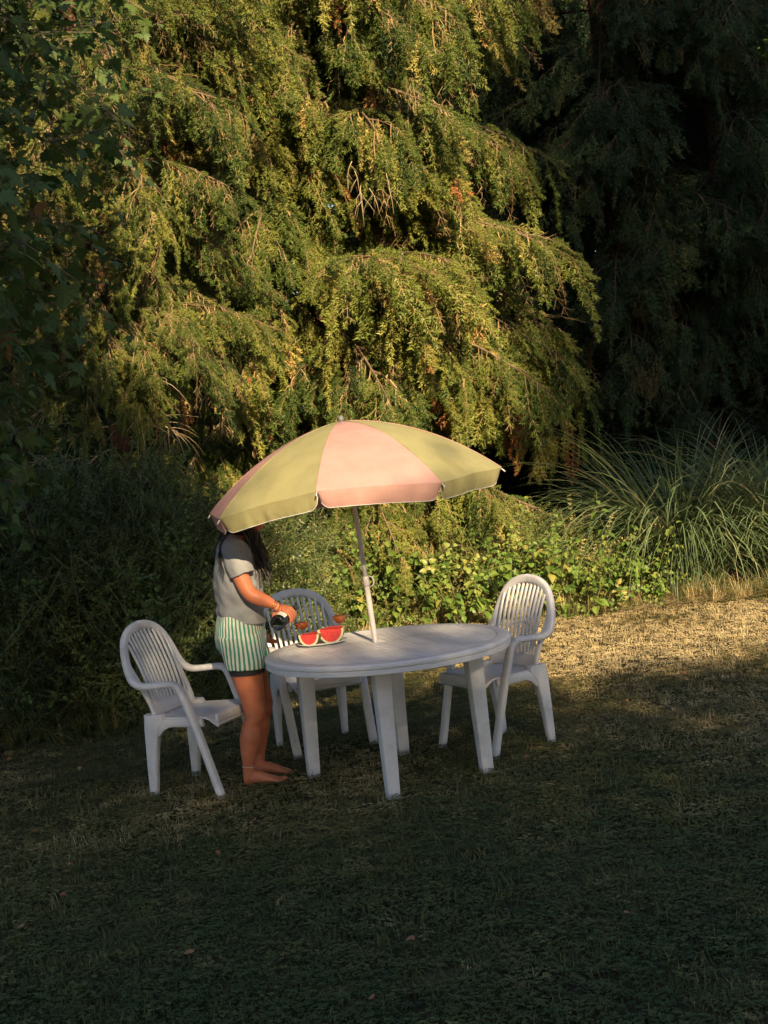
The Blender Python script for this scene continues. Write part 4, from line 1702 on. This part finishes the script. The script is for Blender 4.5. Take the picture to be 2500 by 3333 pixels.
def build_parasol():
    root = empty('parasol', (-.088, 7.165, 0))
    tag(root, 'faded pink and yellow garden parasol standing through the table', 'parasol')
    lean = Vector((-.094, -.055, 1.97))
    ax = lean.normalized()

    def on(z):
        return lean * (z / 1.97)
    b = MB()
    b.tube([on(-.02), on(.4), on(1.06)], .0150, 18)
    b.build('lower_pole', POLE, root)
    b = MB()
    b.tube([on(1.04), on(1.5), on(1.955)], .0125, 18)
    b.build('upper_pole', POLE, root)
    b = MB()
    b.tube([on(1.035), on(1.040), on(1.085), on(1.09)], [.0160, .0182, .0182, .0160], 18)
    b.build('collar', POLE, root)
    b = MB()
    c = on(1.06)
    b.tube([c + Vector((.018, -.004, .03)), c + Vector((.036, -.006, .022)), c + Vector((.043, -.006, 0)), c + Vector((.036, -.006, -.024)), c + Vector((.019, -.004, -.03))], .004, 8)
    b.build('clip', POLE, root)
    b = MB()
    prof = [(.014, 0), (.016, .005), (.016, .018), (.012, .027), (.005, .032), (.001, .033)]
    q = ax.to_track_quat('Z', 'Y')
    b.rings([[on(1.955) + q @ Vector((r * math.cos(k * .3927), r * math.sin(k * .3927), z)) for k in range(16)] for r, z in prof])
    b.build('finial', solid('grey_plastic_cap', (0.13, 0.13, 0.14), rough=0.5), root)
    # canopy
    tilt = Vector((-.056, .006, 1)).normalized()
    zx = tilt
    X = Vector((1, 0, 0))
    X = (X - zx * X.dot(zx)).normalized()
    Y = zx.cross(X)
    top = on(1.955)
    Rr, Hh = .83, .388
    n_r, n_a = 16, 12
    rib_ang = [R(-90 + a) for a in (-56, -11, 34, 79, 124, 169, 214, 259)]

    # the old ribs are bent: some tips sit a little higher or lower
    bent = {0: -.024, 1: .042, 2: -.018}

    def rib(a, t):
        r = Rr * t
        k = round(math.degrees(a - rib_ang[0]) / 45) % 8
        return Vector((0, 0, bent.get(k, 0) * t * t)) + top + X * (r * math.cos(a)) + Y * (r * math.sin(a)) - zx * (Hh * (.55 * t ** 1.35 + .45 * t ** 2.6))
    for k in range(8):
        a0, a1 = rib_ang[k], rib_ang[k] + R(45)
        vs, fs = [], []
        for i in range(n_r + 1):
            t = max(.012, i / n_r)
            p0, p1 = rib(a0, t), rib(a1, t)
            for j in range(n_a + 1):
                f = j / n_a
                p = p0.lerp(p1, f)
                mid = math.sin(math.pi * f)
                out = (p - top)
                out = (out - zx * out.dot(zx))
                out = out.normalized() if out.length > 1e-5 else X
                p = p + (out * .55 + zx * .35) * (.035 * mid * t * (1 - .55 * t)) + zx * (.004 * noise.noise(Vector((f * 3 + k * 7, t * 5, 1))))
                vs.append(p)
        w = n_a + 1
        for i in range(n_r):
            for j in range(n_a):
                a = i * w + j
                fs.append((a, a + w, a + w + 1, a + 1))
        matr = PINK if k % 2 else YELLOW
        panel = mesh_obj('panel', vs, fs, matr, root, smooth=True)
        # hanging valance with rounded lower corners
        rim = vs[n_r * w:n_r * w + w]
        m = 5
        vv = []
        down = (Vector((0, 0, -1)) * .75 - zx * .25).normalized()
        fine = []
        ns = 48
        for j in range(ns + 1):
            f = j / ns
            x = f * n_a
            i0 = min(n_a - 1, int(x))
            p = rim[i0].lerp(rim[i0 + 1], x - i0)
            e = min(f, 1 - f) * .62
            ln = .088 * min(1, (1 - (1 - min(1, e / .055)) ** 2) ** .5 * .82 + .18) if e < .055 else .088
            out = (p - top)
            out = (out - zx * out.dot(zx)).normalized()
            wav = .010 * noise.noise(Vector((f * 6 + k * 5.3, 2, 0))) + .005 * noise.noise(Vector((f * 17 + k * 3, 7, 0)))
            col = []
            for q_ in range(m + 1):
                g = q_ / m
                col.append(p + down * (ln * g) + out * ((.006 * math.sin(g * 2.2) + wav * g) - .036 * g))
            fine.append(col)
        vv = [p for c_ in fine for p in c_]
        ff = []
        for j in range(ns):
            for q_ in range(m):
                a = j * (m + 1) + q_
                ff.append((a, a + 1, a + m + 2, a + m + 1))
        val = mesh_obj('valance', vv, ff, matr, panel, smooth=True)
        tb = MB()
        tb.tube([c_[-1] for c_ in fine], .0019, 5)
        tb.build('trim_tape', TRIM, panel)
        sb = MB()
        sb.tube([rib(a0, t) + zx * .0012 for t in np.linspace(.02, 1.0, 14)], .0022, 5)
        sb.build('seam', PINK if k % 2 else YELLOW, panel)
        # rib under the seam
        rb = MB()
        rb.tube([rib(a0, t) - zx * .010 for t in np.linspace(.02, 1.0, 10)], .0032, 6)
        rp = rb.build('rib', POLE, root)
        st = MB()
        st.tube([rib(a0, .5) - zx * .012, on(1.62)], .003, 6)
        st.build('strut', POLE, rp)
        tp = MB()
        e0 = rib(a0, 1.0)
        tp.tube([e0 - zx * .008, e0 + (e0 - rib(a0, .95)).normalized() * .02 - zx * .012], .004, 6)
        tp.build('rib_tip', POLE, rp)
    hb = MB()
    hb.tube([on(1.60), on(1.64)], .026, 14)
    hb.build('runner_hub', POLE, root)


build_parasol()

# ------------------------------------------------------------------ things on the table
TZ = TOP_Z + .0006


def build_plate():
    root_loc = (-.425, 7.27, TZ)
    b = MB()
    n = 48
    prof = [(.001, .003), (.60, .003), (.72, .005), (.92, .013), (1.0, .017), (1.0, .013), (.90, .008), (.70, 0), (.001, 0)]
    b.rings([[Vector((r * .140 * math.cos(2 * math.pi * k / n), r * .105 * math.sin(2 * math.pi * k / n), z)) for k in range(n)] for r, z in prof])
    o = b.build('plate', PLATE, None, loc=root_loc, rot=(0, 0, R(8)))
    tag(o, 'oval white plate under the watermelon', 'plate')


build_plate()


def melon_piece(name_label, loc, rz, rad, depth, tilt):
    """Half of a melon end: flat top, flat front cut, round rind below and behind."""
    root = empty('watermelon_piece', loc, rz)
    root.rotation_euler = (R(tilt), 0, rz)
    tag(root, name_label, 'watermelon', 'cut watermelon on the plate')
    n, m = 24, 9
    zs = 1.10

    def shell(r0, inset):
        rs = []
        for i in range(m + 1):
            v = i / m
            y = v * depth * (1 - inset * .5 / rad)
            r = math.sqrt(max(0, 1 - (v * .97) ** 2.3)) * (r0)
            rs.append([Vector((r * math.cos(math.pi + math.pi * k / n), y, zs * r * math.sin(math.pi + math.pi * k / n))) for k in range(n + 1)])
        return rs
    outer = shell(rad, 0)
    b = MB()
    b.rings(outer, False, False, False)
    # close the back
    b.add([p for p in outer[-1]] + [Vector((0, depth, 0))], [(k + 1, k, n + 1) for k in range(n)])
    b.build('rind', RIND, root)
    # pith ring on the front and on the top, flesh inside, slightly proud
    t = .012
    f = MB()
    inn = [Vector(((rad - t) * math.cos(math.pi + math.pi * k / n), -.0006, (rad * zs - t) * math.sin(math.pi + math.pi * k / n))) for k in range(n + 1)]
    out = outer[0]
    f.add(list(out) + inn, [(k, k + 1, n + 2 + k, n + 1 + k) for k in range(n)])
    tin, tout = [], []
    for i in range(m + 1):
        for s in (0, n):
            pass
    for sgn, k in ((-1, 0), (1, n)):
        o_ = [outer[i][k] + Vector((0, 0, .0)) for i in range(m + 1)]
        i_ = [Vector((p.x - sgn * min(abs(p.x), t), p.y - (t if q == m else 0), .0006)) for q, p in enumerate(o_)]
        f.add(o_ + i_, [(q, q + 1, m + 2 + q, m + 1 + q) for q in range(m)])
    f.build('pith', PITH, root)
    g = MB()
    c = Vector((0, -.0012, -.002))
    fr = [Vector((p.x * .985, -.0016, p.z * .985)) for p in inn]
    g.add(fr + [Vector((0, -.0016, 0))], [(k, k + 1, n + 1) for k in range(n)])
    ys = [outer[i][n].y for i in range(m + 1)]
    xs = [max(.0, outer[i][n].x - t) for i in range(m + 1)]
    vs = []
    W = 8
    for i in range(m + 1):
        for j in range(W + 1):
            u = j / W * 2 - 1
            vs.append(Vector((u * xs[i], ys[i] - (.0016 if i == 0 else (t if i == m else 0)), .0012 + .0025 * noise.noise(Vector((u * 3, i * .8, rad * 50))))))
    g.add(vs, [(i * (W + 1) + j, i * (W + 1) + j + 1, (i + 1) * (W + 1) + j + 1, (i + 1) * (W + 1) + j) for i in range(m) for j in range(W)])
    g.build('flesh', FLESH, root)


melon_piece('smaller cut watermelon piece on the left of the plate', (-.492, 7.19, TZ + .0715), R(-20), .062, .115, 0)
melon_piece('larger cut watermelon piece on the right of the plate', (-.368, 7.215, TZ + .0870), R(-13), .076, .13, 0)


def coupe(loc, label, fill, tilt=0):
    root = empty('coupe_glass', loc)
    tag(root, label, 'glass', 'glasses of amber drink')
    n = 28
    outer = [(.0, 0), (.031, 0), (.032, .002), (.012, .006), (.004, .014), (.0036, .072), (.008, .080), (.026, .090), (.040, .106), (.0445, .122), (.046, .140)]
    inner = [(.0452, .140), (.0432, .122), (.0385, .107), (.025, .0925), (.006, .0845), (.0, .084)]
    b = MB()
    prof = outer[1:] + inner[:-1]
    b.lathe([(.0005, 0)] + prof + [(.0005, .084)], n)
    b.build('bowl', GLASS, root)
    d = MB()
    d.lathe([(.0005, .0842), (.0058, .0847), (.0245, .0929), (.0380, .1073), (.0424, .120), (.0424 + (fill - .120) * .06, fill), (.0005, fill)], n)
    d.build('drink', DRINK, root)


coupe((-.318, 7.43, TZ), 'coupe glass of amber drink standing behind the watermelon', .130)
coupe((-.532, 7.33, TZ), 'coupe glass of amber drink beside the bottle and hand', .126)

# bottle in the hand
B0 = Vector((-.638, 6.945, .902))
B1 = Vector((-.546, 7.225, .950))
BN = (B1 - B0).normalized()
BR = .043


def build_bottle():
    q = BN.to_track_quat('Z', 'Y')
    root = empty('wine_bottle', B0)
    root.rotation_mode = 'QUATERNION'
    root.rotation_quaternion = q
    tag(root, 'dark wine bottle held tilted above the table', 'bottle')
    L = (B1 - B0).length
    b = MB()
    b.lathe([(.001, .012), (.018, .010), (.030, .003), (.034, .0), (.0385, .002), (BR, .008), (BR, .165), (.036, .185), (.022, .212), (.0150, .228), (.0140, L - .012)], 32)
    b.build('glass_body', BOTTLE, root, autosmooth=50)
    b = MB()
    b.lathe([(.0150, L - .045), (.0152, L - .012), (.0165, L - .010), (.0165, L), (.001, L)], 24)
    b.build('neck_foil', UNDERFRAME, root, autosmooth=50)
    b = MB()
    n = 28
    rs = [[Vector(((BR + .0006) * math.cos(a), (BR + .0006) * math.sin(a), z)) for a in np.linspace(-2.6, 2.6, n)] for z in (.030, .120)]
    b.rings(rs, False, False, False)
    lb = b.build('label', PAPER, root)
    b = MB()
    for (a0, a1, z0, z1) in ((-1.75, -1.5, .052, .058), (-1.75, -1.55, .064, .068), (-1.75, -1.42, .076, .080)):
        b.rings([[Vector(((BR + .0011) * math.cos(a), (BR + .0011) * math.sin(a), z)) for a in np.linspace(a0, a1, 5)] for z in (z0, z1)], False, False, False)
    b.build('label_print', INK, lb)


build_bottle()

# ------------------------------------------------------------------ person


def remesh(name, mb, voxel, mat, parent, smooth_it=6, disp=None, loc=None):
    me = bpy.data.meshes.new(name)
    me.from_pydata([tuple(v) for v in mb.v], [], mb.f)
    bm = bmesh.new()
    bm.from_mesh(me)
    bmesh.ops.recalc_face_normals(bm, faces=bm.faces)
    bm.to_mesh(me)
    bm.free()
    o = bpy.data.objects.new(name, me)
    COL.objects.link(o)
    m = o.modifiers.new('r', 'REMESH')
    m.mode = 'VOXEL'
    m.voxel_size = voxel
    m2 = o.modifiers.new('s', 'SMOOTH')
    m2.factor = .5
    m2.iterations = smooth_it
    dg = bpy.context.evaluated_depsgraph_get()
    ne = bpy.data.meshes.new_from_object(o.evaluated_get(dg))
    bpy.data.objects.remove(o)
    if disp:
        n = len(ne.vertices)
        co = np.empty(n * 3)
        no = np.empty(n * 3)
        ne.vertices.foreach_get('co', co)
        ne.vertices.foreach_get('normal', no)
        co, no = co.reshape(-1, 3), no.reshape(-1, 3)
        d = np.array([disp(Vector(c)) for c in co])
        co += no * d[:, None]
        ne.vertices.foreach_set('co', co.ravel())
    ne.materials.clear()
    ne.materials.append(mat)
    ne.polygons.foreach_set('use_smooth', [True] * len(ne.polygons))
    ne.name = name
    if loc is not None:
        ne.transform(Matrix.Translation(-Vector(loc)))
    return link(name, ne, parent, loc)


def oring(c, ang, a, b, n=28, tiltx=0.0):
    """horizontal ellipse: a along the facing direction, b across"""
    c = Vector(c)
    f = Vector((math.cos(ang), math.sin(ang), tiltx))
    s = Vector((-math.sin(ang), math.cos(ang), 0))
    return [c + f * (a * math.cos(2 * math.pi * k / n)) + s * (b * math.sin(2 * math.pi * k / n)) for k in range(n)]


def build_person():
    root = empty('person', (-.86, 7.17, 0))
    tag(root, 'barefoot person in grey t-shirt and green striped shorts holding a bottle', 'person')
    P = lambda x, y, z: Vector((x, y, z)) - Vector((-.86, 7.17, 0))
    FA = R(12)                      # body faces right and slightly away
    b = MB()
    # torso
    T = [(-.862, 7.19, .80, .112, .155), (-.866, 7.19, .88, .118, .160), (-.862, 7.185, .97, .104, .142), (-.858, 7.18, 1.05, .100, .138), (-.850, 7.175, 1.15, .108, .150),
         (-.846, 7.17, 1.24, .112, .160), (-.842, 7.17, 1.31, .100, .165), (-.838, 7.17, 1.355, .075, .135), (-.834, 7.17, 1.385, .055, .075), (-.828, 7.17, 1.41, .050, .054), (-.800, 7.168, 1.45, .048, .050), (-.785, 7.167, 1.47, .046, .048)]
    b.rings([oring(P(x, y, z), FA, a, w) for x, y, z, a, w in T])
    # head
    H = [(-.80, 1.425, .030, .028), (-.785, 1.438, .055, .045), (-.785, 1.465, .078, .060), (-.795, 1.50, .092, .068), (-.800, 1.54, .098, .074), (-.805, 1.58, .098, .076), (-.810, 1.615, .088, .069), (-.812, 1.642, .062, .050), (-.812, 1.655, .022, .020)]
    b.rings([oring(P(x + .035, 7.166, z - .04), FA, a, w, 24) for x, z, a, w in H])
    hf = Vector((math.cos(FA), math.sin(FA), 0))
    hs = Vector((-math.sin(FA), math.cos(FA), 0))
    hc = P(-.765, 7.166, 1.49)
    b.tube([hc + hf * .088 + Vector((0, 0, .018)), hc + hf * .108 + Vector((0, 0, -.012)), hc + hf * .094 + Vector((0, 0, -.028))], [.008, .013, .008], 8)
    for s in (-1, 1):
        b.tube([hc + hs * s * .07 + Vector((0, 0, .02)), hc + hs * s * .083 - hf * .012 + Vector((0, 0, .012)), hc + hs * s * .074 + Vector((0, 0, -.03))], [.010, .014, .008], 8)
    b.tube([hc + hf * .080 + hs * -.022 + Vector((0, 0, -.052)), hc + hf * .092 + Vector((0, 0, -.052)), hc + hf * .080 + hs * .022 + Vector((0, 0, -.052))], [.005, .008, .005], 8)
    # legs
    legs = []
    for hip, knee, calf, ank, heel, fd in (
            ((-.855, 7.105), (-.826, 7.105), (-.868, 7.112), (-.896, 7.115), (-.925, 7.118), Vector((1, -.02, 0))),
            ((-.850, 7.285), (-.800, 7.30), (-.838, 7.315), (-.860, 7.33), (-.888, 7.335), Vector((.96, -.20, 0)))):
        pts = [(hip[0] - .005, hip[1], .86, .100, .088), (hip[0], hip[1], .74, .098, .086), (hip[0] + .008, hip[1], .62, .088, .079), ((hip[0] + knee[0]) / 2 + .006, hip[1], .52, .073, .069),
               (knee[0], knee[1], .42, .060, .056), (knee[0] - .004, knee[1], .375, .056, .052), (calf[0] + .014, calf[1], .33, .056, .051), (calf[0], calf[1], .265, .061, .054), (calf[0] - .010, calf[1], .20, .052, .046),
               (ank[0] + .004, ank[1], .125, .036, .034), (ank[0], ank[1], .075, .034, .032), (ank[0] + .004, ank[1], .035, .040, .032)]
        b.rings([oring(P(x, y, z), 0, a, w, 22) for x, y, z, a, w in pts])
        # foot
        h = P(heel[0], heel[1], 0)
        fd = fd.normalized()
        sd = Vector((-fd.y, fd.x, 0))
        foot = [(-.005, .026, .014, .020), (.015, .030, .026, .030), (.05, .042, .032, .038), (.09, .040, .034, .036), (.13, .030, .039, .028), (.165, .021, .043, .019), (.195, .016, .041, .013), (.205, .014, .034, .010)]
        b.rings([[h + fd * d + Vector((0, 0, zc)) + sd * (w * math.cos(2 * math.pi * k / 16)) + Vector((0, 0, 1)) * (hh * math.sin(2 * math.pi * k / 16)) for k in range(16)] for d, zc, w, hh in foot])
        big = 1 if hip[1] < 7.2 else -1
        for t in range(5):
            off = (big * (.031 - .0155 * t))
            tl = (.236, .230, .222, .212, .200)[t]
            tr_ = (.0125, .0092, .0085, .008, .0075)[t]
            b.tube([h + fd * .185 + sd * off + Vector((0, 0, .013)), h + fd * (tl - .012) + sd * off * 1.05 + Vector((0, 0, .015)), h + fd * tl + sd * off * 1.05 + Vector((0, 0, .010))], [tr_, tr_, tr_ * .7], 8)
    # right arm holding the bottle
    SH, EL, WR = P(-.835, 7.015, 1.315), P(-.775, 6.985, 1.085), P(-.640, 7.005, .992)
    arm = catmull([SH, SH.lerp(EL, .5) + Vector((-.012, -.008, 0)), EL, EL.lerp(WR, .35) + Vector((.0, -.004, -.006)), EL.lerp(WR, .75), WR], 4)
    ra = [.056, .054, .052, .050, .048, .046, .0445, .043, .042, .0415, .042, .0425, .042, .040, .038, .035, .032, .029, .0265, .025, .0245]
    b.tube(arm, ra[:len(arm)] + [.0245] * max(0, len(arm) - len(ra)), 16)
    b.tube([P(-.845, 7.06, 1.325), SH, SH.lerp(EL, .2)], [.06, .056, .05], 14)
    # hand: palm over the bottle, four fingers closing down its far side, thumb on the near side
    G = B0 + BN * .118 - Vector((-.86, 7.17, 0))
    up = Vector((-.25, 0, 1))
    up = (up - BN * up.dot(BN)).normalized()
    rt = up.cross(BN) * -1
    if rt.x < 0:
        rt = -rt

    def wrap(phi, off, r):
        return G + BN * off + (up * math.cos(phi) + rt * math.sin(phi)) * r
    pal = [(WR, .0245, .021), (WR.lerp(wrap(R(-12), -.005, BR + .018), .5), .028, .019), (wrap(R(-12), .0, BR + .015), .038, .015), (wrap(R(22), .0, BR + .012), .040, .013), (wrap(R(38), .0, BR + .010), .036, .010)]
    rings = []
    for i, (c, w, t) in enumerate(pal):
        nx = pal[min(len(pal) - 1, i + 1)][0] - pal[max(0, i - 1)][0]
        nx.normalize()
        wd = (BN - nx * BN.dot(nx)).normalized()
        th = nx.cross(wd)
        rings.append([c + wd * (w * math.cos(2 * math.pi * k / 16)) + th * (t * math.sin(2 * math.pi * k / 16)) for k in range(16)])
    b.rings(rings)
    for i, off in enumerate((-.035, -.0118, .0112, .033)):
        reach = (128, 140, 136, 120)[i]
        r = (.0078, .0080, .0080, .0070)[i]
        ph = [24, 52, 78, 103, reach]
        b.tube([wrap(R(p), off * (1 + .06 * k), BR + r * (1.25 if k in (1, 3) else 1.0)) for k, p in enumerate(ph)], [r * 1.1, r * 1.12, r, r * .98, r * .78], 10)
    b.tube([wrap(R(-12), -.022, BR + .013), wrap(R(-45), -.034, BR + .012), wrap(R(-72), -.036, BR + .010), wrap(R(-98), -.030, BR + .009)], [.014, .012, .0105, .008], 10)
    # left arm resting on the table edge
    SL, E2, W2 = P(-.850, 7.325, 1.315), P(-.855, 7.395, 1.06), P(-.808, 7.375, .85)
    b.tube([P(-.845, 7.27, 1.325), SL, SL.lerp(E2, .2)], [.058, .054, .05], 14)
    b.tube([SL, SL.lerp(E2, .5), E2, E2.lerp(W2, .4), W2], [.052, .047, .041, .039, .025], 14)
    hp = P(-.748, 7.355, .772)
    b.tube([W2, W2.lerp(hp, .5), hp], [(.024, .020), (.034, .016), (.038, .013)], 14)
    fd = Vector((.75, -.25, -.22)).normalized()
    sd = Vector((.3, .95, 0)).normalized()
    for i, off in enumerate((-.028, -.009, .010, .027)):
        ln = (.066, .074, .070, .056)[i]
        b.tube([hp + sd * off, hp + sd * off * 1.1 + fd * ln * .5 + Vector((0, 0, -.004)), hp + sd * off * 1.15 + fd * ln + Vector((0, 0, -.004))], [.0095, .0088, .0065], 10)
    b.tube([W2.lerp(hp, .4) - sd * .02, W2.lerp(hp, .8) - sd * .046, hp - sd * .052 + fd * .02], [.013, .011, .008], 10)
    remesh('body', b, .0042, SKIN, root, 3)

    # t-shirt: torso and two sleeves
    t = MB()
    S = [(-.850, 7.188, .902, .144, .180), (-.852, 7.187, .95, .141, .178), (-.856, 7.185, 1.03, .134, .172), (-.853, 7.18, 1.12, .134, .176), (-.848, 7.175, 1.20, .135, .182), (-.846, 7.172, 1.27, .128, .188), (-.842, 7.17, 1.325, .110, .184), (-.838, 7.17, 1.358, .088, .152), (-.835, 7.17, 1.385, .067, .098), (-.832, 7.17, 1.402, .058, .068)]
    t.rings([oring(P(x, y, z), FA, a * .95, w * .95, 36, tiltx=(-.10 if z < 1.0 else 0)) for x, y, z, a, w in S])
    d = (EL - SH)
    cuff = SH + d * .60 + Vector((.0, -.004, 0))
    t.tube([P(-.845, 7.08, 1.33), SH + Vector((0, 0, .008)), SH.lerp(cuff, .5), cuff], [(.066, .062), (.065, .062), (.068, .066), (.072, .069)], 24)
    d2 = (E2 - SL)
    t.tube([P(-.845, 7.26, 1.33), SL + Vector((0, 0, .008)), SL + d2 * .3, SL + d2 * .58], [.066, .066, .072, .076], 24)

    def folds(c):
        w = .015 * noise.noise(Vector((c.x * 8 + c.z * 4, c.y * 8, c.z * 5 + 3))) + .0065 * noise.noise(Vector((c.x * 22 + c.z * 12, c.y * 22, c.z * 14)))
        if c.z < 1.05:
            w += .006 * math.sin(c.z * 60 + 2.5 * noise.noise(c * 7)) * max(0, 1 - abs(c.z - .975) / .06)
        return w
    remesh('t_shirt', t, .0062, TSHIRT, root, 4, folds)
    # shorts
    s = MB()
    Q = [(-.866, 7.188, .955, .120, .160), (-.868, 7.188, .90, .132, .172), (-.874, 7.19, .83, .139, .180), (-.874, 7.19, .775, .136, .180), (-.868, 7.192, .735, .120, .168)]
    s.rings([oring(P(x, y, z), FA, a, w, 36) for x, y, z, a, w in Q])
    for (x, y), (dx, dy) in (((-.858, 7.105), (.012, -.004)), ((-.852, 7.285), (.012, .01))):
        s.rings([oring(P(x - .006, y, .84), 0, .122, .098, 30), oring(P(x, y, .76), 0, .120, .100, 30), oring(P(x + dx * .6, y + dy, .70), 0, .117, .102, 30), oring(P(x + dx, y + dy, .655), 0, .114, .102, 30, tiltx=-.05)])

    def sf(c):
        return .005 * noise.noise(Vector((c.x * 14, c.y * 14, c.z * 6))) + .003 * noise.noise(c * 28)
    remesh('shorts', s, .0055, SHORTS, root, 4, sf, loc=P(-.868, 7.19, .78))
    # dark under-shorts showing below the hem
    u = MB()
    for x, y in ((-.846, 7.102), (-.842, 7.288)):
        u.rings([oring(P(x, y, .70), 0, .103, .091, 30), oring(P(x + .002, y, .640), 0, .098, .088, 30), oring(P(x + .003, y, .626), 0, .096, .087, 30)])
    u.build('under_shorts', BLACKCLOTH, root, autosmooth=60)
    # hair: cap plus long wavy locks
    h = MB()
    C = [(-.845, 1.43, .055, .060), (-.845, 1.47, .082, .078), (-.842, 1.51, .098, .088), (-.832, 1.55, .106, .093), (-.825, 1.59, .108, .094), (-.820, 1.625, .099, .085), (-.818, 1.655, .074, .063), (-.816, 1.672, .030, .026)]
    h.rings([oring(P(x + .035, 7.166, z - .045), FA, a * .97, w, 26) for x, z, a, w in C])
    cap = remesh('hair', h, .006, HAIR, root, 3, lambda c: .006 * noise.noise(Vector((c.x * 40, c.y * 40, c.z * 8))))
    rg = random.Random(801)
    lk = MB()

    def lock(p0, p1, p2, amp, r, seed):
        rr = random.Random(seed)
        base = catmull([p0, p1, p2], 11)
        ph = rr.random() * 6
        fr = rr.uniform(1.6, 3.0)
        pts = []
        for i, p in enumerate(base):
            f = i / (len(base) - 1)
            pts.append(p + Vector((math.sin(ph + f * fr * 6.28), math.cos(ph * 1.3 + f * fr * 6.28), 0)) * amp * (.25 + f))
        lk.tube(pts, [r * (1 - .78 * (i / (len(pts) - 1)) ** 2) for i in range(len(pts))], 5)
    for i in range(140):
        # front locks falling over the near shoulder and chest
        a = rg.uniform(-.09, .16)
        y0 = 7.166 + rg.uniform(-.09, .08)
        p0 = P(-.80 + rg.uniform(-.05, .06), y0, rg.uniform(1.47, 1.56))
        p1 = P(-.735 + rg.uniform(-.03, .03), y0 - .02 + rg.uniform(-.03, .03), rg.uniform(1.35, 1.41))
        p2 = P(-.692 + rg.uniform(-.045, .04), 7.10 + rg.uniform(-.06, .10), rg.uniform(1.08, 1.28))
        lock(p0, p1, p2, rg.uniform(.004, .013), rg.uniform(.0028, .0055), 900 + i)
    for i in range(80):
        # hair behind the neck
        y0 = 7.166 + rg.uniform(-.07, .08)
        p0 = P(-.875 + rg.uniform(-.03, .04), y0, rg.uniform(1.47, 1.55))
        p1 = P(-.888 + rg.uniform(-.02, .03), y0, rg.uniform(1.40, 1.44))
        p2 = P(-.90 + rg.uniform(-.03, .05), y0 + rg.uniform(-.03, .02), rg.uniform(1.33, 1.40))
        lock(p0, p1, p2, rg.uniform(.003, .009), rg.uniform(.0028, .005), 1100 + i)
    for i in range(9):
        # one long lock down the back
        q = rg.uniform(-.006, .006)
        lock(P(-.87 + q, 7.06, 1.43), P(-.905 + q, 7.022 + q, 1.33), P(-.912 + q, 6.995 + q, rg.uniform(1.15, 1.21)), .009, .0034, 1300 + (i % 2))
    lk.build('hair_locks', HAIR, root)
    # bracelet, rings, anklet
    def loop(c, nrm, ra_, tube_r, name, mat, wob=0.0):
        nrm = Vector(nrm).normalized()
        u_ = nrm.orthogonal().normalized()
        v_ = nrm.cross(u_)
        m = MB()
        pts = [c + u_ * (ra_ * math.cos(k / 24 * 6.283)) + v_ * (ra_ * math.sin(k / 24 * 6.283)) + nrm * (wob * math.sin(k / 24 * 12.57)) for k in range(25)]
        m.tube(pts, tube_r, 6)
        m.build(name, mat, root)
    wd = (WR - EL).normalized()
    loop(WR - wd * .008, wd, .0275, .0018, 'bracelet', GOLD, .002)
    loop(WR - wd * .016, wd, .0285, .0014, 'bracelet', GOLD, .003)
    loop(P(-.894, 7.115, .108), (.12, 0, 1), .0385, .0014, 'anklet', TRIM, .002)
    for s_ in (-1, 1):
        e = MB()
        c = hc + hf * .083 + hs * s_ * .030 + Vector((0, 0, .018))
        e.rings([[c + Vector((.012 * math.sin(f) * math.cos(a), .012 * math.sin(f) * math.sin(a), .012 * math.cos(f))) for a in np.linspace(0, 6.283, 13)[:-1]] for f in np.linspace(.05, 3.09, 8)])
        e.build('eye', PAPER, root)


build_person()

# ------------------------------------------------------------------ fallen leaves on the lawn
V, F, M = [], [], []
maple_leaf(V, F, M, (0, 0, 0), (0, 1, 0), (0, 0, 1), .05, 0, bend=.5)
leaf_me = bpy.data.meshes.new('fallen_leaf')
leaf_me.from_pydata([tuple(v) for v in V], [], F)
leaf_me.materials.append(DRYLEAF)
V, F, M = [], [], []
leaf_poly(V, F, M, (0, 0, 0), (0, 1, 0), (0, 0, 1), .05, .03, 0, .4)
leaf_me2 = bpy.data.meshes.new('fallen_leaf')
leaf_me2.from_pydata([tuple(v) for v in V], [], F)
leaf_me2.materials.append(DRYLEAF)
rg = random.Random(1500)
for i in range(46):
    y = rg.uniform(3.9, 9.4) if i < 40 else rg.uniform(9.4, 12)
    x = rg.uniform(-.33, .33) * y
    o = link('fallen_leaf', leaf_me if i % 3 else leaf_me2, None, (x, y, rg.uniform(.022, .034)), (rg.uniform(-.5, .5), rg.uniform(-.5, .5), rg.random() * 6.28))
    o.scale = (rg.uniform(.4, .8),) * 3
    tag(o, 'small dry orange-brown leaf lying on the lawn', 'leaf', 'fallen leaves on the lawn')
